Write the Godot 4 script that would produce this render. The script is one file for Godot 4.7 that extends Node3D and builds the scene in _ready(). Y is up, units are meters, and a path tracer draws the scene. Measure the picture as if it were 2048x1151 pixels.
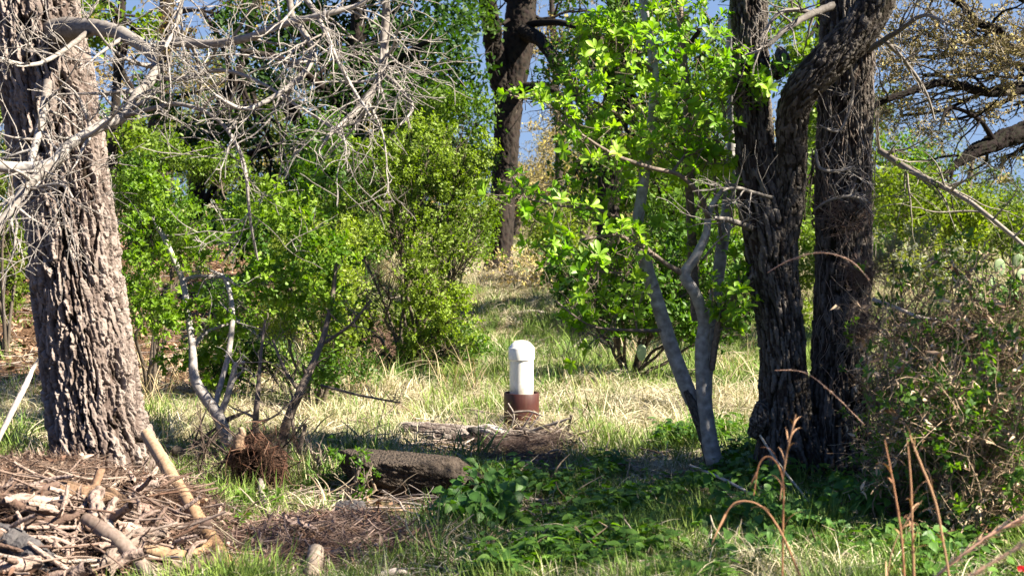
extends Node3D

const F := 2813.0                     # focal length in pixels of the 2048-wide photograph
var rng := RandomNumberGenerator.new()
var cam_pos := Vector3(0, 1.28, 0)
var cam_basis := Basis(Vector3(1, 0, 0), -0.0446)
var used := {}
var nz := FastNoiseLite.new()         # gaps in foliage
var nz2 := FastNoiseLite.new()        # tone of foliage
var ng := FastNoiseLite.new()         # ground
var M := {}                           # materials
var S := {}                           # shared meshes

# ---------------------------------------------------------------- mesh builder
class MB:
	var v := PackedVector3Array()
	var n := PackedVector3Array()
	var c := PackedColorArray()
	var i := PackedInt32Array()
	func tube(pts: PackedVector3Array, rad: PackedFloat32Array, sides: int, col: Color, col2: Color, cap := true) -> void:
		var m := pts.size()
		if m < 2:
			return
		var t0 := (pts[1] - pts[0]).normalized()
		var nn := t0.cross(Vector3(0.31, 0.2, 0.93)).normalized()
		if nn.length() < 0.5:
			nn = Vector3(1, 0, 0)
		for k in m:
			var t := (pts[mini(k + 1, m - 1)] - pts[maxi(k - 1, 0)]).normalized()
			nn = (nn - t * nn.dot(t)).normalized()
			var b := t.cross(nn)
			var base := v.size()
			var cc := col.lerp(col2, float(k) / (m - 1))
			for s in sides:
				var a := TAU * s / sides
				var d := nn * cos(a) + b * sin(a)
				v.append(pts[k] + d * rad[k])
				n.append(d)
				c.append(cc)
			if k > 0:
				for s in sides:
					var a0 := base - sides + s
					var b0 := base - sides + (s + 1) % sides
					var c0 := base + s
					var d0 := base + (s + 1) % sides
					i.append_array([a0, c0, b0, b0, c0, d0])
		if cap:
			for e in 2:
				var k2 := 0 if e == 0 else m - 1
				var first := v.size() - sides * m if e == 0 else v.size() - sides - 0
				if e == 1:
					first = v.size() - 1 - sides
				var t2 := (pts[0] - pts[1]).normalized() if e == 0 else (pts[m - 1] - pts[m - 2]).normalized()
				var ci := v.size()
				if e == 1:
					first = ci - 1 - sides
				v.append(pts[k2] + t2 * rad[k2] * 0.25)
				n.append(t2)
				c.append(col if e == 0 else col2)
				if e == 0:
					first = ci - sides * m
				for s in sides:
					if e == 0:
						i.append_array([ci, first + s, first + (s + 1) % sides])
					else:
						i.append_array([ci, first + (s + 1) % sides, first + s])
	# a leaf of eight faces, folded along its rib and curled; shape: where along its length it is widest
	func leaf(b: Vector3, dir: Vector3, up: Vector3, l: float, w: float, col: Color, widest := 0.62, fold := 0.25, curl := 0.2) -> void:
		var d := dir.normalized()
		var s := d.cross(up).normalized()
		var u := s.cross(d).normalized()
		var at := [0.0, widest * 0.5, widest, (1.0 + widest) * 0.5 + 0.06, 1.0]
		var wd := [0.04, 0.33, 0.5, 0.33, 0.0]
		var base := v.size()
		for k in 5:
			var q: float = at[k]
			var p := b + d * (q * l) - u * (curl * l * q * q)
			for e in 3:
				var o: float = (e - 1) * wd[k] * w
				v.append(p + s * o + u * absf(o) * fold * 2.0)
				n.append((u - s * (e - 1) * fold * 1.4 + d * curl * q * 2.0).normalized())
				c.append(col)
		for k in 4:
			for e in 2:
				var a0 := base + k * 3 + e
				i.append_array([a0, a0 + 3, a0 + 1, a0 + 1, a0 + 3, a0 + 4])
	func blade(b: Vector3, dir: Vector3, side: Vector3, l: float, w: float, droop: float, col: Color, tip: Color, segs := 4) -> void:
		var p := b
		var d := dir.normalized()
		var base := v.size()
		for k in segs + 1:
			var q := float(k) / segs
			var ww := w * (1.0 - q * q) * 0.5
			var nn := side.cross(d).normalized()
			v.append(p - side * ww)
			v.append(p + side * ww)
			n.append(nn)
			n.append(nn)
			var cc := col.lerp(tip, q)
			c.append(cc)
			c.append(cc)
			p += d * (l / segs)
			d = (d + Vector3(d.x, 0, d.z).normalized() * droop * 0.4 + Vector3(0, -droop * (0.3 + q), 0)).normalized()
			if k > 0:
				var a0 := base + k * 2
				i.append_array([a0 - 2, a0, a0 - 1, a0 - 1, a0, a0 + 1])
	func mesh(mat: Material) -> ArrayMesh:
		var a := []
		a.resize(Mesh.ARRAY_MAX)
		a[Mesh.ARRAY_VERTEX] = v
		a[Mesh.ARRAY_NORMAL] = n
		a[Mesh.ARRAY_COLOR] = c
		a[Mesh.ARRAY_INDEX] = i
		var m := ArrayMesh.new()
		m.add_surface_from_arrays(Mesh.PRIMITIVE_TRIANGLES, a)
		m.surface_set_material(0, mat)
		return m

# ---------------------------------------------------------------- small helpers
func rf(a: float, b: float) -> float:
	return rng.randf_range(a, b)

func rv() -> Vector3:
	var z := rf(-1, 1)
	var a := rf(0, TAU)
	var q := sqrt(1 - z * z)
	return Vector3(q * cos(a), z, q * sin(a))

func px(x: float, y: float, d: float) -> Vector3:
	return cam_pos + cam_basis * Vector3((x - 1024.0) / F * d, -(y - 575.5) / F * d, -d)

func ground_y(x: float, z: float) -> float:
	var d := -z
	var h := 0.035 * ng.get_noise_2d(x * 6.0, z * 6.0) + 0.10 * ng.get_noise_2d(x, z)
	h *= smoothstep(3.5, 6.0, d)
	h += 0.5 * smoothstep(11.5, 24.0, d) + 0.05 * ng.get_noise_2d(x * 3.0, z * 3.0) * smoothstep(8.0, 12.0, d) + 0.016 * maxf(0.0, d - 24.0)
	# the litter covered bank on the left
	h += 0.95 * smoothstep(9.6, 16.0, d + 0.25 * ng.get_noise_2d(x * 2.0, z * 2.0)) * (1.0 - smoothstep(-2.3, -0.6, x + 0.06 * d - 0.6))
	return h

func on_ground(x: float, y: float) -> Vector3:
	var d := 3.0
	while d < 90.0:
		var p := px(x, y, d)
		if p.y <= ground_y(p.x, p.z):
			return p
		d += 0.02 + d * 0.002
	return px(x, y, 90.0)

func at_ground(p: Vector3, up := 0.0) -> Vector3:
	return Vector3(p.x, ground_y(p.x, p.z) + up, p.z)

func numbered(called: String) -> String:
	if not used.has(called):
		used[called] = 0
		return called
	used[called] += 1
	return "%s_%03d" % [called, used[called]]

func thing(called: String, label: String, category: String, at := Vector3.ZERO, group := "", kind := "") -> Node3D:
	var o := Node3D.new()
	o.name = numbered(called)
	add_child(o)
	o.position = at
	tag(o, label, category, group, kind)
	return o

func tag(o: Node3D, label: String, category: String, group := "", kind := "") -> Node3D:
	if label: o.set_meta("label", label)
	if category: o.set_meta("category", category)
	if group: o.set_meta("group", group)
	if kind: o.set_meta("kind", kind)
	return o

# geometry given in world coordinates goes under its thing
func part(called: String, mesh: Mesh, parent: Node3D) -> MeshInstance3D:
	var o := MeshInstance3D.new()
	o.name = called
	o.mesh = mesh
	parent.add_child(o, true)
	if parent != self:
		o.position = -parent.position
	return o

func single(called: String, mesh: Mesh, label: String, category: String, group := "", kind := "") -> MeshInstance3D:
	var o := part(numbered(called), mesh, self)
	tag(o, label, category, group, kind)
	return o

func scatter(called: String, mesh: Mesh, xf: Array, cols: Array, parent: Node3D) -> MultiMeshInstance3D:
	var m := MultiMesh.new()
	m.transform_format = MultiMesh.TRANSFORM_3D
	m.use_colors = true
	m.mesh = mesh
	m.instance_count = xf.size()
	for k in xf.size():
		var t: Transform3D = xf[k]
		var cc: Color = cols[k]
		m.set_instance_transform(k, t)
		m.set_instance_color(k, cc)
	var o := MultiMeshInstance3D.new()
	o.name = called
	o.multimesh = m
	o.set_meta("kind", "stuff")
	parent.add_child(o, true)
	if parent != self:
		o.position = -parent.position
	return o

# smooth curve through points given as [x, y, depth, width] in photograph pixels; returns [points, radii]
func curve(list: Array, steps: int, wob := 0.0) -> Array:
	var p := []
	var r := []
	for q in list:
		p.append(px(q[0], q[1], q[2]))
		r.append(q[3] * 0.5 * q[2] / F)
	return curve_w(p, r, steps, wob)

func curve_w(p: Array, r: Array, steps: int, wob := 0.0) -> Array:
	var pts := PackedVector3Array()
	var rad := PackedFloat32Array()
	var m := p.size()
	for k in m - 1:
		var p0: Vector3 = p[maxi(k - 1, 0)]
		var p1: Vector3 = p[k]
		var p2: Vector3 = p[k + 1]
		var p3: Vector3 = p[mini(k + 2, m - 1)]
		for s in steps:
			var t := float(s) / steps
			var q := p1.cubic_interpolate(p2, p0, p3, t)
			var rr := lerpf(r[k], r[k + 1], t)
			pts.append(q + rv() * rr * wob)
			rad.append(rr * (1.0 + wob * rf(-0.3, 0.3)))
	pts.append(p[m - 1])
	rad.append(r[m - 1])
	return [pts, rad]

func tex(freq: float, oct: int, a: Color, b: Color, size := 256, type := FastNoiseLite.TYPE_SIMPLEX_SMOOTH, as_normal := false, sd := 1) -> NoiseTexture2D:
	var f := FastNoiseLite.new()
	f.noise_type = type
	f.frequency = freq
	f.fractal_octaves = oct
	f.seed = sd
	var t := NoiseTexture2D.new()
	t.width = size
	t.height = size
	t.seamless = true
	t.noise = f
	if as_normal:
		t.as_normal_map = true
		t.bump_strength = 6.0
	else:
		var g := Gradient.new()
		g.set_color(0, a)
		g.set_color(1, b)
		t.color_ramp = g
	return t

func mat(called: String, rough := 0.9, back := Color(0, 0, 0), spec := 0.4) -> StandardMaterial3D:
	var m := StandardMaterial3D.new()
	m.resource_name = called
	m.vertex_color_use_as_albedo = true
	m.roughness = rough
	m.metallic_specular = spec
	if back.r > 0:
		m.backlight_enabled = true
		m.backlight = back
		m.cull_mode = BaseMaterial3D.CULL_DISABLED
	M[called] = m
	return m

func relief(m: StandardMaterial3D, t: Texture2D, cm: float, scale: float) -> void:
	m.uv1_triplanar = true
	m.uv1_world_triplanar = true
	m.uv1_scale = Vector3.ONE * scale
	m.heightmap_enabled = true
	m.heightmap_texture = t
	m.heightmap_scale = cm

func mottled(m: StandardMaterial3D, t: Texture2D, scale: float) -> void:
	m.uv1_triplanar = true
	m.uv1_world_triplanar = true
	m.uv1_scale = Vector3.ONE * scale
	m.albedo_texture = t

# ---------------------------------------------------------------- bark covered trunk
# pts, rad: a fine curve; plates: width of a bark plate in metres; stretch: how much longer than wide
func bark(pts: PackedVector3Array, rad: PackedFloat32Array, around: int, amp: float, plate: float, stretch: float, ridge: Color, ridge2: Color, deep: Color, sd: int, mt: Material, flare := 0.0) -> ArrayMesh:
	var cell := FastNoiseLite.new()
	cell.noise_type = FastNoiseLite.TYPE_CELLULAR
	cell.cellular_return_type = FastNoiseLite.RETURN_DISTANCE2_SUB
	cell.cellular_distance_function = FastNoiseLite.DISTANCE_EUCLIDEAN
	cell.cellular_jitter = 1.0
	cell.frequency = 1.0
	cell.fractal_type = FastNoiseLite.FRACTAL_NONE
	cell.seed = sd
	var val := FastNoiseLite.new()
	val.noise_type = FastNoiseLite.TYPE_CELLULAR
	val.cellular_return_type = FastNoiseLite.RETURN_CELL_VALUE
	val.cellular_jitter = 1.0
	val.frequency = 1.0
	val.fractal_type = FastNoiseLite.FRACTAL_NONE
	val.seed = sd
	var fine := FastNoiseLite.new()
	fine.noise_type = FastNoiseLite.TYPE_SIMPLEX_SMOOTH
	fine.frequency = 1.0
	fine.fractal_octaves = 3
	fine.seed = sd + 7
	var smo := FastNoiseLite.new()
	smo.noise_type = FastNoiseLite.TYPE_SIMPLEX_SMOOTH
	smo.frequency = 1.0
	smo.fractal_type = FastNoiseLite.FRACTAL_NONE
	smo.seed = sd + 3
	# resample to even steps about as fine as the grid round the trunk
	var total := 0.0
	for k in pts.size() - 1:
		total += pts[k].distance_to(pts[k + 1])
	var rmean := 0.0
	for q in rad:
		rmean += q / rad.size()
	var step := TAU * rmean / around * 1.1
	var rows := int(total / step) + 1
	var P := PackedVector3Array()
	var R := PackedFloat32Array()
	var seg := 0
	var done := 0.0
	for k in rows + 1:
		var want := minf(total * k / rows, total - 1e-5)
		while seg < pts.size() - 2 and done + pts[seg].distance_to(pts[seg + 1]) < want:
			done += pts[seg].distance_to(pts[seg + 1])
			seg += 1
		var t := (want - done) / maxf(pts[seg].distance_to(pts[seg + 1]), 1e-6)
		P.append(pts[seg].lerp(pts[seg + 1], t))
		R.append(lerpf(rad[seg], rad[seg + 1], t))
	var V := PackedVector3Array()
	var C := PackedColorArray()
	var N := PackedVector3Array()
	var I := PackedInt32Array()
	var T0 := (P[1] - P[0]).normalized()
	var nn := (Vector3(0, 0, -1) - T0 * T0.dot(Vector3(0, 0, -1))).normalized()
	var cols := around + 1
	for k in rows + 1:
		var T := (P[mini(k + 3, rows)] - P[maxi(k - 3, 0)]).normalized()
		nn = (nn - T * nn.dot(T)).normalized()
		var b := T.cross(nn)
		var s := total * k / rows
		for j in cols:
			var a := TAU * (j % around) / around
			var ca := cos(a)
			var sa := sin(a)
			var q := Vector3(ca * rmean, s, sa * rmean)
			var wx := fine.get_noise_3d(q.x * 9.0, q.y * 5.0, q.z * 9.0)
			var wy := fine.get_noise_3d(q.x * 9.0 + 40.0, q.y * 5.0, q.z * 9.0 + 11.0)
			var px_ := q.x + wx * plate * 0.5
			var pz_ := q.z + wy * plate * 0.5
			# zero lines of a stretched noise are the furrows: they join and part like those of real bark
			var k1 := 0.5 / plate
			var n1 := absf(smo.get_noise_3d(px_ * k1, q.y * k1 / stretch, pz_ * k1))
			var n2 := absf(smo.get_noise_3d(px_ * k1 * 2.3 + 7.0, q.y * k1 * 2.0 / stretch, pz_ * k1 * 2.3))
			var u := Vector3(px_, q.y / (stretch * 0.45) + wy * plate * 0.6, pz_) / (plate * 0.9)
			var f := cell.get_noise_3d(u.x, u.y, u.z) + 1.0
			var cv := val.get_noise_3d(u.x, u.y, u.z)
			var fn := fine.get_noise_3d(q.x * 80.0, q.y * 26.0, q.z * 80.0)
			var f2 := fine.get_noise_3d(q.x * 30.0 + 5.0, q.y * 9.0, q.z * 30.0)
			var up := smoothstep(0.02, 0.17, n1 + 0.06 * fn)
			up *= 0.66 + 0.34 * smoothstep(0.02, 0.13, f + 0.05 * f2)
			up *= 0.7 + 0.3 * smoothstep(0.0, 0.2, n2)
			var lump := fine.get_noise_3d(q.x * 3.0, q.y * 1.2 + 9.0, q.z * 3.0)
			var h := amp * (up * (0.85 + 0.35 * cv) + 0.17 * fn + 0.16 * f2) + R[k] * 0.10 * lump - amp * 0.6
			if flare > 0.0:
				var low := 1.0 - smoothstep(0.0, 0.55, s)
				h += flare * low * low * (0.6 + 0.5 * sin(a * 5.0 + sd))
			V.append(P[k] + (nn * ca + b * sa) * (R[k] + h))
			var cr := ridge.lerp(ridge2, clampf(0.45 + 0.7 * cv + 0.7 * fn, 0, 1))
			C.append(deep.lerp(cr, smoothstep(0.08, 0.7, up + 0.2 * fn)))
	for k in rows + 1:
		for j in cols:
			var l := V[k * cols + (j - 1 if j > 0 else around - 1)]
			var r2 := V[k * cols + (j + 1 if j < around else 1)]
			var dn := V[maxi(k - 1, 0) * cols + j]
			var uu := V[mini(k + 1, rows) * cols + j]
			N.append((uu - dn).cross(r2 - l).normalized() * -1.0)
	for k in rows:
		for j in around:
			var a0 := k * cols + j
			I.append_array([a0, a0 + cols, a0 + 1, a0 + 1, a0 + cols, a0 + cols + 1])
	# make the normals point outwards whichever way the frame turned
	var mid := (rows / 2) * cols
	if N[mid].dot(V[mid] - P[rows / 2]) < 0:
		for k in N.size():
			N[k] = -N[k]
	var arr := []
	arr.resize(Mesh.ARRAY_MAX)
	arr[Mesh.ARRAY_VERTEX] = V
	arr[Mesh.ARRAY_NORMAL] = N
	arr[Mesh.ARRAY_COLOR] = C
	arr[Mesh.ARRAY_INDEX] = I
	var me := ArrayMesh.new()
	me.add_surface_from_arrays(Mesh.PRIMITIVE_TRIANGLES, arr)
	me.surface_set_material(0, mt)
	return me

# ---------------------------------------------------------------- branching
# grows crooked side twigs off a curve; tips collects [point, direction]
func twigs(mb: MB, pts: PackedVector3Array, rad: PackedFloat32Array, count: int, length: float, level: int, col: Color, col2: Color, bias: Vector3, tips: Array, from := 0.1, spread := 1.0, thin := 0.55, least := 0.0011) -> void:
	for k in count:
		var t := rf(from, 1.0)
		var idx := clampi(int(t * (pts.size() - 1)), 0, pts.size() - 2)
		var along := (pts[idx + 1] - pts[idx]).normalized()
		var d := (along * rf(0.2, 0.9) + rv() * spread + bias).normalized()
		var l := length * rf(0.35, 1.2)
		var n := 5 + int(l * 9.0)
		var p := pts[idx]
		var r0 := maxf(minf(rad[idx] * thin, 0.012 + l * 0.01), least * 1.5)
		var tp := PackedVector3Array()
		var tr := PackedFloat32Array()
		var bend := rv() * 0.25
		for s in n + 1:
			tp.append(p)
			tr.append(maxf(lerpf(r0, least, pow(float(s) / n, 0.8)), least))
			d = (d + rv() * 0.22 + bend * 0.25 + bias * 0.08).normalized()
			p += d * (l / n)
		mb.tube(tp, tr, 5 if r0 > 0.004 else 3, col.lerp(col2, rf(0, 1)), col2.lerp(col, rf(0, 0.6)), false)
		tips.append([tp[n], d])
		tips.append([tp[n / 2], d])
		if level > 0:
			twigs(mb, tp, tr, int(rf(2, 5)), l * 0.6, level - 1, col, col2, bias, tips, 0.15, spread, thin, least)

# sprigs spread through clumps: clump = [centre, radii]
# lai: how many layers of leaf one looks through on average
func foliage(parent: Node3D, called: String, meshes: Array, clumps: Array, lai: float, size: float, a: Color, b: Color, gap := -0.15, out_bias := 0.7) -> void:
	var sets := []
	var tints := []
	for k in meshes.size():
		sets.append([])
		tints.append([])
	for cl in clumps:
		var ctr: Vector3 = cl[0]
		var rad: Vector3 = cl[1]
		var cover := 0.7
		if meshes[0] == S.bud0: cover = 0.38
		if meshes[0] == S.rosette0: cover = 1.5
		var n := int(lai * PI * rad.x * rad.y / (cover * size * size))
		var tone := rf(-0.18, 0.18)
		for k in n:
			var d := rv()
			var q := pow(rng.randf(), 0.42)
			if rng.randf() < 0.14:
				q *= rf(1.0, 1.5)
			var p := ctr + d * rad * q
			if nz.get_noise_3dv(p) < gap + rf(-0.12, 0.12) or nz.get_noise_3dv(p * 4.5) < -0.24:
				continue
			if p.y < ground_y(p.x, p.z) + 0.02:
				continue
			var o := (d * out_bias + rv() * 0.8 + Vector3(0, 0.35, 0)).normalized()
			var x := o.cross(rv()).normalized()
			var bs := Basis(x, o, x.cross(o)).scaled(Vector3.ONE * size * rf(0.65, 1.3))
			var w := rng.randi() % meshes.size()
			sets[w].append(Transform3D(bs, p))
			var m := clampf(0.5 + 0.7 * nz2.get_noise_3dv(p) + tone + rf(-0.3, 0.3), 0, 1)
			tints[w].append(a.lerp(b, m) * rf(0.85, 1.12))
	for k in meshes.size():
		if sets[k].size():
			scatter(called, meshes[k], sets[k], tints[k], parent)

# thin stems from a base to and through clumps
func stems(mb: MB, base: Vector3, clumps: Array, r: float, col: Color, col2: Color, each := 14, crooked := 0.12) -> void:
	for cl in clumps:
		var ctr: Vector3 = cl[0]
		var rad: Vector3 = cl[1]
		var p := []
		var rr := []
		var n := 6
		for k in n + 1:
			var t := float(k) / n
			var q := base.lerp(ctr, t)
			q.y = lerpf(base.y, ctr.y, pow(t, 0.8))
			p.append(q + rv() * crooked * base.distance_to(ctr) * 0.4 * sin(PI * t))
			rr.append(lerpf(r, r * 0.35, t))
		var cv := curve_w(p, rr, 3, 0.2)
		mb.tube(cv[0], cv[1], 6, col, col2, false)
		for k in each:
			var to := ctr + rv() * rad * rf(0.6, 1.0)
			var idx := int(rf(0.55, 0.99) * (cv[0].size() - 1))
			var fr: Vector3 = cv[0][idx]
			var mid := fr.lerp(to, 0.5) + rv() * 0.14 * fr.distance_to(to)
			var c2 := curve_w([fr, mid, to], [r * 0.3, r * 0.2, r * 0.08], 3, 0.1)
			mb.tube(c2[0], c2[1], 3, col.lerp(col2, rf(0, 1)), col2, false)

func clump(x: float, y: float, rx: float, ry: float, d: float, deep := 0.8) -> Array:
	var s := d / F
	return [px(x, y, d), Vector3(rx * s, ry * s, (rx + ry) * 0.5 * s * deep)]

# ---------------------------------------------------------------- sprig meshes
func make_sprigs() -> void:
	var lm: Material = M.leaf
	var w := Color(1, 1, 1)
	for k in 3:   # rosette of rounded leaves at a twig tip (the sapling)
		var mb := MB.new()
		var n := 6 + k
		for j in n:
			var a := TAU * j / n * 1.0 + rf(-0.3, 0.3)
			var tilt := rf(0.15, 1.1)
			var d := Vector3(cos(a) * cos(tilt), sin(tilt), sin(a) * cos(tilt))
			mb.leaf(Vector3(0, rf(-0.25, 0.05), 0), d, Vector3(0, 1, 0) + rv() * 0.3, rf(0.7, 1.1), rf(0.34, 0.48), w * rf(0.8, 1.15), 0.68, 0.22, 0.18)
		S["rosette%d" % k] = mb.mesh(lm)
	var one := MB.new()
	one.leaf(Vector3.ZERO, Vector3(0, 1, 0), Vector3(0, 0, 1), 1.0, 0.44, w, 0.68, 0.22, 0.18)
	S.one_leaf = one.mesh(null)
	var heart := MB.new()
	heart.leaf(Vector3.ZERO, Vector3(0, 1, 0), Vector3(0, 0, 1), 1.0, 0.78, w, 0.36, 0.16, 0.2)
	S.heart = heart.mesh(null)
	for k in 3:   # short twig with small leaves all along (shrubs)
		var mb := MB.new()
		mb.tube(PackedVector3Array([Vector3(0, -0.4, 0), Vector3(0.05, 0.3, 0.03), Vector3(0, 1.0, 0)]), PackedFloat32Array([0.02, 0.015, 0.008]), 3, Color(0.6, 0.5, 0.4), Color(0.6, 0.6, 0.4), false)
		for j in 13:
			var y := rf(-0.2, 1.0)
			var d := (rv() + Vector3(0, 0.5, 0)).normalized()
			mb.leaf(Vector3(0.03, y, 0), d, Vector3(0, 1, 0) + rv() * 0.6, rf(0.3, 0.55), rf(0.17, 0.27), w * rf(0.75, 1.2), 0.6, 0.2, 0.15)
		S["sprig%d" % k] = mb.mesh(lm)
	var wd := MB.new()
	for j in 8:
		var a := rf(0, TAU)
		var b := Vector3(cos(a) * rf(0.1, 0.6), rf(0.1, 0.8), sin(a) * rf(0.1, 0.6))
		wd.tube(PackedVector3Array([Vector3(0, -0.3, 0), b * 0.5, b]), PackedFloat32Array([0.02, 0.015, 0.01]), 3, Color(0.8, 0.8, 0.6), w, false)
		wd.leaf(b, Vector3(cos(a), rf(-0.3, 0.3), sin(a)), Vector3(0, 1, 0) + rv() * 0.5, rf(0.35, 0.6), rf(0.22, 0.4), w * rf(0.8, 1.2), 0.38, 0.15, 0.2)
	S.weed = wd.mesh(lm)
	for k in 3:   # looser, larger spray for trees further off
		var mb := MB.new()
		for j in 22:
			var p := rv() * pow(rng.randf(), 0.5)
			p.y *= 0.7
			var d := (rv() + Vector3(0, 0.1, 0)).normalized()
			mb.leaf(p, d, Vector3(0, 1, 0) + rv() * 0.8, rf(0.24, 0.42), rf(0.12, 0.2), w * rf(0.7, 1.25), 0.5, 0.15, 0.15)
		S["spray%d" % k] = mb.mesh(lm)
	for k in 2:   # bare twiglets with a few buds (oaks coming into leaf)
		var mb := MB.new()
		for j in 7:
			var d := (rv() + Vector3(0, 0.3, 0)).normalized()
			var e := d * rf(0.6, 1.0)
			mb.tube(PackedVector3Array([Vector3.ZERO, e * 0.5 + rv() * 0.12, e]), PackedFloat32Array([0.022, 0.015, 0.008]), 3, Color(1.1, 1.0, 0.95), Color(1.0, 0.95, 0.85), false)
			for q in 3:
				mb.leaf(e * rf(0.4, 1.0), rv(), rv(), rf(0.12, 0.22), rf(0.07, 0.12), Color(1.3, 1.15, 0.5) * rf(0.7, 1.1), 0.5, 0.1, 0.2)
		S["bud%d" % k] = mb.mesh(M.bud)
	# grass: upright green tuft, curled straw tuft, matted straw
	for k in 3:
		var mb := MB.new()
		for j in 16:
			var a := rf(0, TAU)
			var lean := rf(0.15, 1.2)
			var d := Vector3(cos(a) * lean, 1, sin(a) * lean)
			mb.blade(Vector3(rf(-0.3, 0.3), -0.05, rf(-0.3, 0.3)), d, Vector3(-sin(a), 0, cos(a)), rf(0.6, 1.25), rf(0.022, 0.036), rf(0.05, 0.3), w * rf(0.75, 1.1), w * rf(0.9, 1.25))
		S["tuft%d" % k] = mb.mesh(M.grass)
	for k in 3:
		var mb := MB.new()
		for j in 16:
			var a := rf(0, TAU)
			var d := Vector3(cos(a), rf(0.25, 1.3), sin(a))
			mb.blade(Vector3(rf(-0.4, 0.4), rf(-0.05, 0.15), rf(-0.4, 0.4)), d, Vector3(-sin(a), rf(-0.3, 0.3), cos(a)).normalized(), rf(0.7, 1.5), rf(0.016, 0.03), rf(0.2, 0.7), w * rf(0.7, 1.2), w * rf(0.8, 1.2), 6)
		S["straw%d" % k] = mb.mesh(M.grass)
	# a fallen leaf and a short broken twig
	var fl := MB.new()
	fl.leaf(Vector3(-0.5, 0.05, 0), Vector3(1, 0, 0), Vector3(0, 1, 0), 1.0, 0.5, w, 0.5, -0.3, 0.3)
	S.fallen = fl.mesh(M.litter)
	var cu := MB.new()
	for j in 3:
		cu.leaf(rv() * 0.5, rv(), rv(), rf(0.7, 1.2), rf(0.3, 0.5), w * rf(0.7, 1.2), 0.5, 0.5, 0.9)
	S.curled = cu.mesh(M.litter)
	for k in 3:
		var mb := MB.new()
		var p := []
		for j in 5:
			p.append(Vector3(j * 0.25 - 0.5, rf(-0.04, 0.04), rf(-0.08, 0.08)))
		var cv := curve_w(p, [0.013, 0.014, 0.012, 0.01, 0.006], 2)
		mb.tube(cv[0], cv[1], 4, w, w, true)
		S["twig%d" % k] = mb.mesh(M.wood)
	for k in 2:   # bundle of fine fibres and grass stalks
		var mb := MB.new()
		for j in 14:
			var a := rf(-0.9, 0.9) + (PI if rng.randf() < 0.5 else 0.0)
			var p := Vector3(rf(-0.4, 0.4), rf(-0.1, 0.15), rf(-0.4, 0.4))
			var d := Vector3(cos(a), rf(-0.2, 0.35), sin(a))
			var e := p + d * rf(0.5, 1.1)
			mb.tube(PackedVector3Array([p, p.lerp(e, 0.5) + rv() * 0.1, e]), PackedFloat32Array([0.007, 0.008, 0.004]), 3, w * rf(0.6, 1.2), w * rf(0.6, 1.2), false)
		S["fibre%d" % k] = mb.mesh(M.wood)

func set_of(kind: String, n := 3) -> Array:
	var a := []
	for k in n:
		a.append(S["%s%d" % [kind, k]])
	return a

func _ready() -> void:
	rng.seed = 20240
	nz.noise_type = FastNoiseLite.TYPE_SIMPLEX_SMOOTH
	nz.frequency = 1.3
	nz.fractal_octaves = 2
	nz.seed = 5
	nz2.noise_type = FastNoiseLite.TYPE_SIMPLEX_SMOOTH
	nz2.frequency = 0.8
	nz2.fractal_octaves = 2
	nz2.seed = 9
	ng.noise_type = FastNoiseLite.TYPE_SIMPLEX_SMOOTH
	ng.frequency = 0.3
	ng.fractal_octaves = 3
	ng.seed = 3
	# ------------------------------------------------ camera, sky, sun, exposure
	var cam := Camera3D.new()
	cam.name = "camera"
	cam.transform = Transform3D(cam_basis, cam_pos)
	cam.fov = rad_to_deg(2.0 * atan(575.5 / F))
	cam.near = 0.05
	cam.far = 900.0
	add_child(cam)
	cam.current = true
	var lens := CameraAttributesPhysical.new()
	lens.frustum_focus_distance = 8.5
	lens.frustum_focal_length = 24.0 * 0.5 / tan(atan(575.5 / F))
	lens.exposure_aperture = lens.frustum_focal_length / 9.0
	cam.attributes = lens
	cam.fov = rad_to_deg(2.0 * atan(575.5 / F))
	var we := WorldEnvironment.new()
	we.name = "world_environment"
	var env := Environment.new()
	env.background_mode = Environment.BG_SKY
	var sky := Sky.new()
	var sm := ProceduralSkyMaterial.new()
	sm.sky_top_color = Color(0.30, 0.50, 0.88)
	sm.sky_horizon_color = Color(0.68, 0.82, 1.0)
	sm.sky_curve = 0.35
	sm.ground_bottom_color = Color(0.18, 0.16, 0.12)
	sm.ground_horizon_color = Color(0.55, 0.58, 0.58)
	sm.sun_angle_max = 12.0
	sm.sky_energy_multiplier = 0.46
	sky.sky_material = sm
	env.sky = sky
	env.tonemap_mode = Environment.TONE_MAPPER_LINEAR
	env.tonemap_exposure = 4.8
	env.sdfgi_enabled = true
	env.ssao_enabled = true
	env.ssil_enabled = true
	we.environment = env
	add_child(we)
	var sun := DirectionalLight3D.new()
	sun.name = "sun"
	sun.light_energy = 1.6
	sun.light_color = Color(1.0, 0.955, 0.88)
	sun.light_angular_distance = 0.5
	sun.shadow_enabled = true
	var el := deg_to_rad(42.0)
	var az := deg_to_rad(71.0)
	sun.look_at_from_position(Vector3.ZERO, -Vector3(sin(az) * cos(el), sin(el), cos(az) * cos(el)), Vector3.UP)
	add_child(sun)

	make_materials()
	make_sprigs()
	build_ground()
	build_far()
	build_mid()
	build_left_tree()
	build_twin_tree()
	build_sapling()
	build_marker()
	build_logs_rocks()
	build_debris()
	build_left_shrub()
	build_brush()
	build_grass()

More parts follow.
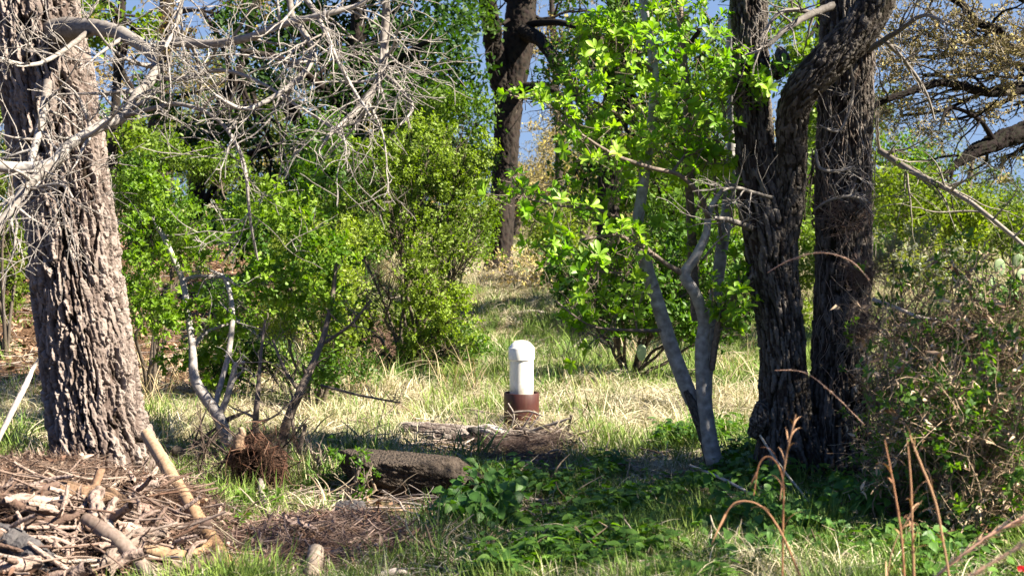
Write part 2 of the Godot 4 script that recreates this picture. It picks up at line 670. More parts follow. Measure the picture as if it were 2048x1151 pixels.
func make_materials() -> void:
	var b := mat("bark", 0.95, Color(0, 0, 0), 0.25)
	relief(b, tex(0.05, 4, Color.BLACK, Color.WHITE), 0.5, 5.0)
	b = mat("wood", 0.9, Color(0, 0, 0), 0.25)
	mottled(b, tex(0.03, 4, Color(0.62, 0.6, 0.58), Color(1, 1, 1), 256, FastNoiseLite.TYPE_SIMPLEX_SMOOTH, false, 4), 6.0)
	b = mat("smooth_bark", 0.8, Color(0, 0, 0), 0.3)
	mottled(b, tex(0.02, 4, Color(0.55, 0.52, 0.5), Color(1, 1, 1), 256, FastNoiseLite.TYPE_SIMPLEX_SMOOTH, false, 6), 4.0)
	mat("leaf", 0.48, Color(0.95, 1.0, 0.30), 0.4)
	mat("bud", 0.8, Color(0.3, 0.28, 0.16), 0.3)
	mat("grass", 0.65, Color(0.55, 0.55, 0.35), 0.35)
	mat("litter", 0.9, Color(0.2, 0.15, 0.1), 0.2)
	b = mat("rock", 0.9, Color(0, 0, 0), 0.3)
	relief(b, tex(0.03, 5, Color.BLACK, Color.WHITE), 2.4, 7.0)
	b.albedo_texture = tex(0.02, 5, Color(0.5, 0.48, 0.46), Color(1.0, 0.97, 0.94), 256, FastNoiseLite.TYPE_SIMPLEX_SMOOTH, false, 8)
	b = mat("soil", 1.0, Color(0, 0, 0), 0.1)
	relief(b, tex(0.05, 5, Color.BLACK, Color.WHITE, 512), 2.5, 1.3)
	b.albedo_texture = tex(0.03, 5, Color(0.5, 0.48, 0.45), Color(1, 1, 1), 512, FastNoiseLite.TYPE_SIMPLEX_SMOOTH, false, 11)
	b = mat("pvc", 0.42, Color(0, 0, 0), 0.5)
	mottled(b, tex(0.01, 4, Color(0.93, 0.92, 0.89), Color(1, 1, 1), 256, FastNoiseLite.TYPE_SIMPLEX_SMOOTH, false, 13), 3.0)
	b = mat("casing_paint", 0.5, Color(0, 0, 0), 0.5)
	mottled(b, tex(0.02, 4, Color(0.82, 0.8, 0.78), Color(1, 1, 1), 256, FastNoiseLite.TYPE_SIMPLEX_SMOOTH, false, 14), 4.0)
	b = mat("cactus", 0.6, Color(0, 0, 0), 0.4)
	# leaf tints for leaves that are parts of their own
	for k in 4:
		var l := StandardMaterial3D.new()
		l.resource_name = "sapling_leaf"
		l.vertex_color_use_as_albedo = true
		l.albedo_color = Color(0.15 + 0.06 * k, 0.32 + 0.06 * k, 0.018 + 0.01 * k).linear_to_srgb()
		l.roughness = 0.45
		l.backlight_enabled = true
		l.backlight = Color(0.95, 1.0, 0.30)
		l.cull_mode = BaseMaterial3D.CULL_DISABLED
		M["sapling_leaf%d" % k] = l
		var h := l.duplicate()
		h.resource_name = "vine_leaf"
		h.albedo_color = Color(0.05 + 0.022 * k, 0.145 + 0.035 * k, 0.03 + 0.008 * k).linear_to_srgb()
		M["vine_leaf%d" % k] = h

func build_ground() -> void:
	var V := PackedVector3Array()
	var C := PackedColorArray()
	var I := PackedInt32Array()
	var zs := []
	var d := -6.0
	while d < 700.0:
		zs.append(d)
		d += 0.12 if d > 3.0 and d < 16.0 else (0.5 if d < 40.0 else d * 0.2)
	var nx := 140
	for z in zs:
		for k in nx + 1:
			var t := float(k) / nx * 2.0 - 1.0
			var half := maxf(14.0, absf(z) * 1.3)
			var x := signf(t) * pow(absf(t), 1.9) * half
			V.append(Vector3(x, ground_y(x, -z), -z))
			var bank := (1.0 - smoothstep(-2.6, -1.2, x + 0.06 * z - 0.6)) * smoothstep(9.0, 10.5, z)
			var q := 0.5 + 0.5 * ng.get_noise_2d(x * 3.0 + 50.0, z * 3.0)
			var soil := Color(0.16, 0.12, 0.08).lerp(Color(0.30, 0.25, 0.15), q)
			soil = soil.lerp(Color(0.16, 0.10, 0.065), bank)
			soil = soil.lerp(Color(0.26, 0.24, 0.13), smoothstep(18.0, 40.0, z))
			C.append(soil)
	for k in zs.size() - 1:
		for j in nx:
			var a := k * (nx + 1) + j
			I.append_array([a, a + nx + 1, a + 1, a + 1, a + nx + 1, a + nx + 2])
	var st := SurfaceTool.new()
	st.begin(Mesh.PRIMITIVE_TRIANGLES)
	for k in V.size():
		st.set_color(C[k])
		st.add_vertex(V[k])
	for k in I:
		st.add_index(k)
	st.generate_normals()
	st.set_material(M.soil)
	var o := part("ground", st.commit(), self)
	o.set_meta("kind", "structure")

# ---------------------------------------------------------------- far background
func build_far() -> void:
	# a far-off wood that reads as one mass
	var cl := [[], []]
	var mb := MB.new()
	for k in 46:
		var dd := rf(34.0, 66.0)
		var b := at_ground(Vector3(rf(-0.46, 0.46) * dd, 0, -dd))
		var hh := rf(2.6, 4.4)
		for j in 8:
			cl[k % 2].append([b + Vector3(rf(-2.0, 2.0), rf(0.7, hh), rf(-1.8, 1.8)), Vector3(rf(0.7, 1.4), rf(0.6, 1.0), rf(0.7, 1.3))])
		var tr := curve_w([b + Vector3(0, -0.2, 0), b + Vector3(rf(-0.2, 0.2), 1.2, 0), b + Vector3(rf(-0.4, 0.4), 2.8, 0)], [0.2, 0.15, 0.06], 4)
		mb.tube(tr[0], tr[1], 7, Color(0.13, 0.11, 0.09), Color(0.16, 0.14, 0.12), false)
	var w := thing("distant_wood", "far off pale green wood beyond the clearing", "trees", Vector3.ZERO, "", "stuff")
	part("trunks", mb.mesh(M.wood), w).set_meta("kind", "stuff")
	foliage(w, "crowns", set_of("spray"), cl[0], 1.8, 0.34, Color(0.08, 0.11, 0.03), Color(0.17, 0.20, 0.06), -0.1)
	foliage(w, "budding_crowns", set_of("bud", 2), cl[1], 0.8, 0.4, Color(0.17, 0.14, 0.07), Color(0.28, 0.24, 0.13), -0.1)

# a tree with a traced trunk and limbs, and clumps of leaves
func traced_tree(called: String, label: String, trunk: Array, limbs: Array, clumps: Array, sp: Array, per: float, size: float, a: Color, b: Color, barkc: Color, gap := -0.15, group := "") -> Node3D:
	var q: Array = trunk[0]
	var base := px(q[0], q[1], q[2])
	base = at_ground(base)
	var t := thing(called, label, "tree", base, group)
	var cv := curve(trunk, 8)
	var dip: PackedVector3Array = cv[0]
	dip.insert(0, base + Vector3(0, -0.15, 0))
	var rd: PackedFloat32Array = cv[1]
	rd.insert(0, rd[0] * 1.15)
	part("trunk", bark(dip, rd, clampi(int(rd[0] * F / q[2] * 1.3), 16, 90), rd[0] * 0.07, rd[0] * 0.10, 7.0, barkc * 1.25, barkc, barkc * 0.45, int(q[0]), M.bark), t)
	for l in limbs:
		var c := curve(l, 6, 0.12)
		var mb := MB.new()
		var tips := []
		var rl: float = c[1][0]
		if l[0][3] >= 20:
			var lm := part("limb", bark(c[0], c[1], 40, rl * 0.12, rl * 0.16, 5.0, barkc * 1.2, barkc, barkc * 0.3, int(l[1][0]), M.bark), t)
			twigs(mb, c[0], c[1], 7, 0.9, 1, barkc, barkc * 1.4, Vector3(0, 0.15, 0), tips, 0.25)
			part("twigs", mb.mesh(M.wood), t).set_meta("kind", "stuff")
		else:
			mb.tube(c[0], c[1], 9, barkc, barkc * 1.15, true)
			twigs(mb, c[0], c[1], 7, 0.9, 1, barkc, barkc * 1.4, Vector3(0, 0.15, 0), tips, 0.25)
			part("limb", mb.mesh(M.wood), t)
	if clumps.size():
		var lb := MB.new()
		var hub: Vector3 = cv[0][int(cv[0].size() * 0.7)]
		stems(lb, hub, clumps, 0.035, barkc, barkc * 1.5, 10)
		part("branches", lb.mesh(M.wood), t)
		foliage(t, "crown", sp, clumps, per, size, a, b, gap)
	return t

func shrub(called: String, label: String, category: String, bx: float, by: float, d: float, clumps: Array, sp: Array, per: float, size: float, a: Color, b: Color, stemc: Color, gap := -0.15, each := 16, group := "") -> Node3D:
	var base := at_ground(px(bx, by, d))
	var t := thing(called, label, category, base, group)
	var mb := MB.new()
	stems(mb, base + Vector3(0, -0.05, 0), clumps, 0.016, stemc, stemc * 1.4, each)
	part("stems", mb.mesh(M.wood), t)
	foliage(t, "foliage", sp, clumps, per, size, a, b, gap)
	return t

func cl_list(list: Array, d: float, deep := 0.8, jitter := 0.8) -> Array:
	var o := []
	for c in list:
		o.append(clump(c[0], c[1], c[2], c[3], d + rf(-jitter, jitter), deep))
	return o

func build_mid() -> void:
	var dk := Color(0.026, 0.021, 0.018)
	# the big oak behind the middle
	traced_tree("oak_tree", "large dark trunked oak forking behind the yellow green shrub", [[992, 592, 22.0, 70], [1000, 480, 22.0, 50], [1012, 300, 22.0, 50], [1020, 190, 22.0, 58], [1038, 70, 22.0, 64], [1046, -60, 22.0, 58], [1050, -300, 22.0, 50]],
		[[[1012, 215, 22.0, 40], [990, 110, 21.8, 38], [980, 30, 21.5, 34], [960, -90, 21.0, 28]], [[1028, 185, 22.0, 22], [1060, 174, 21.6, 20], [1095, 176, 21.4, 18], [1125, 196, 21.2, 14], [1150, 240, 21.0, 8]], [[1040, 60, 22.0, 34], [1085, 85, 21.2, 26], [1130, 155, 20.5, 24], [1180, 225, 20.0, 22], [1240, 330, 19.5, 14]], [[1046, 50, 22, 16], [1120, 45, 21, 13], [1190, 80, 20.5, 11], [1240, 170, 20, 10], [1275, 220, 20, 9]]],
		cl_list([[960, -60, 110, 50], [1080, -90, 120, 50], [1180, 20, 80, 50], [930, 40, 60, 40]], 21.5), set_of("spray"), 5.0, 0.30, Color(0.035, 0.085, 0.012), Color(0.09, 0.17, 0.025), dk, -0.05)
	# dense dark oak canopy on the left of it
	traced_tree("oak_tree", "dense dark green oak whose crown fills the upper middle left", [[718, 600, 18.5, 50], [712, 400, 18.5, 40], [708, 200, 18.5, 36], [715, 60, 18.5, 30], [720, -150, 18.5, 26]],
		[[[712, 260, 18.5, 18], [650, 180, 18.0, 16], [570, 120, 17.5, 12], [480, 100, 17, 8]], [[710, 220, 18.5, 18], [780, 130, 18, 14], [860, 80, 17.5, 10]]],
		cl_list([[520, 60, 90, 60], [620, 60, 100, 70], [740, 50, 110, 70], [840, 110, 100, 80], [760, 190, 100, 70], [650, 190, 90, 70], [880, 30, 90, 60], [920, 150, 60, 70], [840, 220, 70, 50], [560, 170, 70, 60], [700, -80, 160, 60], [900, -90, 120, 50], [690, 290, 80, 50], [940, 240, 50, 50]], 18.2), set_of("spray"), 5.0, 0.26, Color(0.022, 0.058, 0.010), Color(0.055, 0.125, 0.018), dk, -0.17)
	traced_tree("oak_tree", "dark leaning oak behind the bare branches with gaps of sky", [[400, 560, 20.0, 40], [392, 400, 20.0, 34], [420, 260, 20, 28], [470, 160, 20.0, 24], [490, 100, 20, 18], [520, -80, 20, 14]],
		[[[400, 420, 20, 16], [460, 330, 19.5, 14], [540, 290, 19, 10]], [[470, 180, 20, 12], [440, 80, 19, 10], [400, 20, 19, 7]], [[560, 190, 19, 26], [580, 220, 19, 30], [605, 260, 19, 24], [610, 330, 19, 14]]],
		cl_list([[440, 270, 60, 50], [540, 300, 70, 60], [390, 300, 50, 40], [620, 350, 60, 50], [480, 420, 60, 40], [350, 270, 50, 40], [560, 400, 60, 50], [300, 210, 60, 40], [650, 430, 50, 40]], 19.6), set_of("spray"), 5.0, 0.26, Color(0.025, 0.065, 0.011), Color(0.07, 0.15, 0.02), dk, -0.12)
	# pale budding oaks behind the bare branches and the top
	traced_tree("budding_oak", "budding oak with tan catkins above the bare branches", [[300, 560, 26, 46], [310, 300, 26, 36], [330, 60, 26, 30], [340, -160, 26, 20]], [],
		cl_list([[330, 60, 100, 60], [460, 20, 120, 50], [250, 130, 80, 60], [330, 170, 80, 50], [560, -10, 120, 40], [400, 130, 70, 50], [120, 40, 140, 60]], 25), set_of("bud", 2), 1.5, 0.34, Color(0.13, 0.10, 0.06), Color(0.26, 0.20, 0.08), dk * 1.4, -0.1)
	traced_tree("budding_oak", "pale budding oak between the middle oak and sapling top", [[1112, 560, 30, 20], [1118, 300, 30, 15], [1106, 60, 30, 12], [1100, -100, 30, 9]], [],
		cl_list([[1100, 60, 90, 60], [1060, 120, 60, 40], [1130, -20, 120, 40], [1160, 130, 70, 50], [1110, 250, 60, 40]], 29), set_of("bud", 2), 1.5, 0.34, Color(0.16, 0.13, 0.07), Color(0.32, 0.27, 0.12), dk * 1.6, -0.05)
	# yellow-green leaves high up behind the left trunk
	traced_tree("elm_tree", "fresh yellow green elm behind the top of the left trunk", [[215, 560, 13, 24], [225, 300, 13, 20], [240, 60, 13, 16], [250, -100, 13, 12]], [],
		cl_list([[230, 30, 60, 40], [200, 70, 50, 30], [275, 60, 40, 30], [180, -20, 70, 40], [270, 280, 40, 30]], 13, 0.8, 0.4), set_of("spray"), 5.0, 0.16, Color(0.12, 0.20, 0.02), Color(0.24, 0.33, 0.04), dk, -0.1)
	# trunk behind the sapling, and the green behind it
	traced_tree("oak_tree", "dark slim oak standing behind the smooth grey sapling stems", [[1222, 590, 16.5, 50], [1216, 440, 16.5, 44], [1224, 260, 16.5, 42], [1236, 100, 16.5, 42], [1244, -100, 16.5, 36]],
		[[[1222, 330, 16.5, 16], [1180, 270, 16, 12], [1120, 220, 15.6, 8]], [[1232, 180, 16.5, 18], [1330, 150, 16, 14], [1400, 60, 15.6, 10]]],
		cl_list([[1160, 130, 90, 70], [1280, 60, 110, 70], [1330, 180, 110, 80], [1200, 250, 90, 70], [1420, 130, 80, 90], [1290, 330, 90, 60], [1400, 330, 80, 80], [1150, 350, 50, 40], [1200, -60, 150, 50], [1400, -60, 140, 50], [1350, 430, 90, 60]], 16.2), set_of("spray"), 5.0, 0.21, Color(0.05, 0.11, 0.012), Color(0.12, 0.22, 0.025), dk, -0.1)
	traced_tree("elm_tree", "light green elm showing between the twin trunks", [[1640, 570, 20, 26], [1635, 300, 20, 22], [1640, 60, 20, 18], [1650, -80, 20, 14]], [],
		cl_list([[1600, 120, 60, 70], [1640, 220, 50, 80], [1600, 330, 50, 60], [1610, 440, 50, 60], [1580, 30, 70, 50], [1690, 60, 60, 50]], 19), set_of("spray"), 5.0, 0.24, Color(0.10, 0.17, 0.02), Color(0.20, 0.30, 0.04), dk, -0.1)
	# the spreading budding oak on the right
	var ok := traced_tree("spreading_oak", "spreading oak with bare crooked limbs over the right side", [[2330, 640, 14, 110], [2300, 420, 14, 90], [2250, 240, 14, 80], [2200, 100, 14, 60], [2150, -60, 14, 40]],
		[[[2260, 250, 14, 56], [2150, 235, 13.6, 46], [2048, 262, 13.2, 38], [1990, 285, 13, 34], [1945, 305, 12.8, 26], [1914, 328, 12.7, 15], [1886, 356, 12.6, 7]],
		[[2200, 120, 14, 34], [2080, 170, 13.4, 22], [1980, 185, 13.0, 18], [1890, 165, 12.8, 15], [1800, 190, 12.6, 13], [1745, 212, 12.5, 8]],
		[[2180, 60, 14, 30], [2080, 85, 13.4, 22], [2020, 95, 13.2, 16], [2000, 60, 13, 15], [1955, 45, 13, 14], [1925, 8, 13, 13], [1860, -20, 13, 9]],
		[[1990, 285, 13, 14], [1960, 240, 12.6, 9], [1900, 215, 12.4, 7], [1880, 260, 12.2, 4]]],
		cl_list([[1830, 60, 100, 60], [1950, 60, 110, 60], [1850, 150, 90, 50], [1980, 150, 90, 60], [1900, 240, 80, 50], [1800, 230, 60, 40], [2030, 210, 60, 50], [2060, 100, 80, 60], [1880, -60, 170, 50], [2060, -60, 150, 50], [2000, 330, 60, 40], [1790, 120, 50, 50]], 13.2, 1.2), set_of("bud", 2), 2.7, 0.19, Color(0.15, 0.13, 0.10), Color(0.30, 0.26, 0.18), dk * 0.5, -0.12)
	# ---------------------------------------------- shrubs
	var st := Color(0.12, 0.10, 0.08)
	shrub("yellowgreen_shrub", "rounded yellow green shrub of tiny leaves behind the white pipe", "shrub", 815, 720, 11.8,
		cl_list([[760, 330, 85, 55], [860, 285, 90, 55], [930, 310, 60, 60], [800, 420, 105, 80], [900, 410, 90, 80], [750, 540, 95, 85], [870, 550, 85, 90], [930, 500, 55, 80], [700, 620, 65, 55], [820, 650, 80, 50], [680, 430, 50, 60], [900, 620, 60, 50], [840, 690, 80, 30], [760, 700, 60, 30], [910, 690, 50, 25]], 11.6, 0.8, 0.5), set_of("sprig"), 4.8, 0.066, Color(0.12, 0.19, 0.015), Color(0.30, 0.41, 0.06), st, -0.10, 34)
	shrub("dark_shrub", "deep green rounded shrub behind the smooth grey sapling", "shrub", 1260, 660, 11.2,
		cl_list([[1200, 560, 90, 60], [1290, 590, 90, 60], [1150, 520, 60, 50], [1240, 500, 90, 50], [1380, 560, 80, 60], [1440, 600, 60, 50], [1330, 500, 80, 50], [1420, 500, 60, 50], [1190, 610, 70, 40], [1310, 640, 90, 30], [1190, 650, 60, 25], [1400, 640, 70, 30], [1470, 640, 50, 40]], 11, 0.8, 0.4), set_of("sprig"), 5.0, 0.12, Color(0.03, 0.085, 0.010), Color(0.09, 0.19, 0.02), st, -0.12, 24)
	shrub("dark_shrub", "dark green shrub under the oak crown left of the yellow one", "shrub", 600, 640, 13.5,
		cl_list([[540, 520, 70, 60], [620, 480, 80, 60], [640, 570, 70, 60], [560, 600, 70, 40], [480, 460, 60, 50], [680, 340, 60, 60], [600, 380, 70, 50]], 13.2, 0.8, 0.4), set_of("sprig"), 5.0, 0.13, Color(0.03, 0.08, 0.010), Color(0.08, 0.17, 0.02), st, -0.12, 18)
	shrub("yellowgreen_shrub", "pale green shrub showing left of the big left trunk", "shrub", 10, 640, 11.5,
		cl_list([[10, 260, 50, 70], [20, 420, 50, 80], [5, 560, 55, 70], [-60, 350, 70, 90], [-70, 550, 80, 80]], 11.5, 0.8, 0.4), set_of("sprig"), 5.0, 0.10, Color(0.11, 0.17, 0.018), Color(0.23, 0.30, 0.05), st, -0.1, 20)
	shrub("light_shrub", "bright green shrub beyond the grass at the right", "shrub", 1890, 520, 18,
		cl_list([[1830, 430, 80, 45], [1900, 450, 90, 50], [1960, 430, 60, 50], [1790, 380, 50, 50], [1870, 380, 70, 40]], 17.6, 0.8, 0.5), set_of("spray"), 5.0, 0.17, Color(0.11, 0.17, 0.015), Color(0.24, 0.32, 0.03), st, -0.1, 20)
	shrub("light_shrub", "mid green tall shrub beside the right trunk at the edge of grass", "shrub", 1790, 520, 20,
		cl_list([[1790, 300, 55, 50], [1800, 370, 60, 50], [1770, 440, 50, 50], [1860, 320, 50, 40]], 20, 0.8, 0.5), set_of("spray"), 5.0, 0.2, Color(0.05, 0.12, 0.015), Color(0.13, 0.24, 0.03), st, -0.05, 20)
	shrub("light_shrub", "grass green shrub far off at the right edge", "shrub", 2030, 520, 20,
		cl_list([[2020, 420, 60, 60], [2070, 440, 70, 60], [1990, 470, 60, 40]], 20, 0.8, 0.5), set_of("spray"), 5.0, 0.2, Color(0.08, 0.14, 0.02), Color(0.19, 0.26, 0.05), st, -0.05, 20)
	shrub("sage_bush", "silvery grey sage bush right of the twin trunks", "shrub", 1815, 570, 14,
		cl_list([[1780, 500, 50, 40], [1840, 490, 60, 40], [1890, 520, 60, 40], [1800, 540, 60, 30], [1870, 550, 60, 25]], 13.8, 0.8, 0.4), set_of("sprig"), 5.0, 0.10, Color(0.17, 0.19, 0.13), Color(0.36, 0.38, 0.29), Color(0.2, 0.18, 0.15), -0.12, 40)
	shrub("dry_bush", "leafless grey brush at the foot of the middle oak", "shrub", 1030, 590, 20,
		cl_list([[1020, 540, 60, 40], [1060, 570, 60, 30], [960, 570, 40, 40], [1090, 540, 50, 30]], 20, 0.8, 0.4), set_of("bud", 2), 1.5, 0.22, Color(0.26, 0.21, 0.15), Color(0.42, 0.36, 0.26), Color(0.3, 0.26, 0.22), -0.2, 40)
	# unseen trees added off the right edge to shade the twin trunks and foreground
	var cb := []
	for q in [[3.2, 2.5, -6.1, 0.7, 0.7, 0.8], [3.5, 3.2, -6.0, 0.7, 0.6, 0.8], [3.4, 2.3, -5.1, 0.7, 0.6, 0.6], [3.6, 3.2, -4.9, 0.7, 0.7, 0.7]]:
		cb.append([Vector3(q[0], q[1], q[2]), Vector3(q[3], q[4], q[5])])
	shrub("shade_cedar", "tall dense unseen cedar added beside the right edge for shade", "tree", 2260, 900, 6.0, cb, set_of("spray"), 2.6, 0.13, Color(0.03, 0.07, 0.012), Color(0.07, 0.13, 0.025), st, -0.2, 20)
	cb = []
	for q in [[2.9, 2.6, -4.0, 0.6, 0.5, 0.6], [3.4, 3.3, -4.1, 0.6, 0.6, 0.6], [2.8, 3.6, -3.3, 0.6, 0.5, 0.6], [3.7, 4.2, -3.6, 0.7, 0.5, 0.6], [4.3, 4.6, -4.2, 0.6, 0.5, 0.6], [2.6, 2.9, -2.8, 0.5, 0.4, 0.4]]:
		cb.append([Vector3(q[0], q[1], q[2]), Vector3(q[3], q[4], q[5])])
	shrub("shade_cedar", "open crowned unseen cedar added nearest the camera off the right edge for shade", "tree", 3200, 900, 3.9, cb, set_of("spray"), 1.3, 0.13, Color(0.03, 0.07, 0.012), Color(0.07, 0.13, 0.025), st, -0.05, 20)
	# understorey that closes the view under the oaks
	var dka := Color(0.035, 0.085, 0.010)
	var dkb := Color(0.10, 0.20, 0.022)
	var mda := Color(0.07, 0.14, 0.012)
	var mdb := Color(0.18, 0.28, 0.03)
	var under := [
		["dense dark shrub filling the gap behind the grey stemmed shrub", 330, 590, 15.0, [[260, 340, 60, 60], [330, 420, 70, 60], [400, 480, 60, 50], [290, 500, 60, 50], [450, 540, 60, 40]], 0],
		["green thicket below the leaning oak in the left background", 470, 560, 17.0, [[430, 330, 70, 40], [500, 420, 60, 60], [560, 470, 70, 60], [450, 470, 60, 60], [380, 540, 60, 30]], 1],
		["deep green thicket behind the top of the yellow green shrub", 700, 560, 16.0, [[640, 400, 70, 60], [720, 360, 70, 60], [700, 480, 80, 60], [600, 520, 70, 40], [640, 290, 70, 60]], 0],
		["green thicket between the middle oak and the yellow green shrub", 900, 570, 17.5, [[930, 220, 60, 60], [960, 330, 40, 60], [860, 220, 60, 50], [960, 450, 40, 60], [900, 330, 60, 60]], 1],
		["thicket of fresh leaves at the right foot of the middle oak", 1110, 560, 24.0, [[1090, 440, 60, 50], [1130, 500, 60, 40], [1070, 500, 50, 30], [1150, 420, 50, 50]], 2],
		["dense thicket behind the dark slim oak and sapling", 1320, 570, 18.0, [[1240, 400, 70, 60], [1340, 380, 80, 70], [1440, 400, 70, 70], [1280, 480, 80, 50], [1390, 490, 80, 50], [1480, 480, 40, 50], [1430, 250, 70, 70]], 1],
		["fresh green thicket seen between sapling and twin trunks", 1500, 590, 15.0, [[1500, 600, 40, 40], [1470, 520, 50, 40], [1600, 540, 40, 50], [1610, 640, 30, 40]], 2],
		["pale thicket at the foot of the pale shrub left of the trunk", 60, 640, 14.0, [[40, 330, 60, 80], [20, 470, 60, 60], [60, 600, 50, 40], [-40, 600, 60, 50]], 2],
		["dark low thicket under the yellow green shrub and dark shrub", 640, 700, 12.6, [[520, 640, 60, 50], [600, 660, 60, 40], [680, 670, 60, 40], [760, 680, 60, 35], [840, 690, 50, 30], [450, 600, 50, 40]], 0],
		["tall loose shrub of mid green leaves between the left trunk and the grey stemmed shrub", 300, 660, 9.8, [[270, 380, 45, 60], [300, 470, 50, 60], [260, 560, 50, 50], [310, 620, 50, 40], [360, 500, 45, 50]], 1],
		["loose shrub of fresh leaves filling the gap left of the yellow green shrub", 640, 760, 9.6, [[600, 480, 60, 60], [660, 560, 60, 60], [700, 650, 55, 50], [640, 690, 60, 45], [560, 640, 55, 50], [680, 480, 50, 50]], 2],
		["low dark growth at the right foot of the yellow green shrub", 920, 700, 12.2, [[900, 660, 45, 30], [945, 690, 40, 22], [880, 700, 50, 22]], 0],
		["low dark shrub in the dry grass between the two leafy shrubs and the pipe", 600, 790, 10.0, [[560, 725, 60, 38], [640, 735, 60, 35], [500, 715, 50, 42], [700, 730, 50, 30], [440, 740, 40, 40]], 0],
		["low green growth on the far right of the middle oak", 1180, 575, 21.0, [[1120, 540, 50, 25], [1190, 540, 60, 30], [1470, 550, 60, 30], [1400, 540, 60, 30]], 1],
		["broad green thicket high behind the yellow green shrub", 820, 570, 19.0, [[780, 300, 90, 60], [860, 330, 80, 60], [800, 420, 90, 60], [900, 480, 80, 60], [740, 470, 70, 60]], 1],
		["olive thicket on the bank under the budding oak", 210, 560, 18.0, [[200, 250, 60, 50], [270, 300, 60, 40], [230, 380, 60, 50], [330, 300, 50, 40]], 1],
		["yellowish thicket beyond the grass at far right", 1960, 540, 24.0, [[1780, 440, 60, 40], [1860, 470, 70, 40], [1950, 480, 80, 40], [2040, 470, 70, 40], [1900, 400, 60, 40]], 2],
		["dark thicket behind the twin trunks at mid height", 1660, 560, 22.0, [[1610, 400, 60, 60], [1640, 480, 60, 50], [1740, 470, 50, 50], [1600, 300, 50, 50]], 0]]
	for u in under:
		var tn: Array = [[dka, dkb], [mda, mdb], [Color(0.13, 0.19, 0.02), Color(0.28, 0.36, 0.05)]][u[5]]
		shrub("thicket", u[0], "shrub", u[1], u[2], u[3], cl_list(u[4], u[3], 0.8, 0.6), set_of("spray"), 5.0, 0.15 * maxf(u[3] - 2.0, 9.0) / 16.0, tn[0], tn[1], st, -0.18, 14)

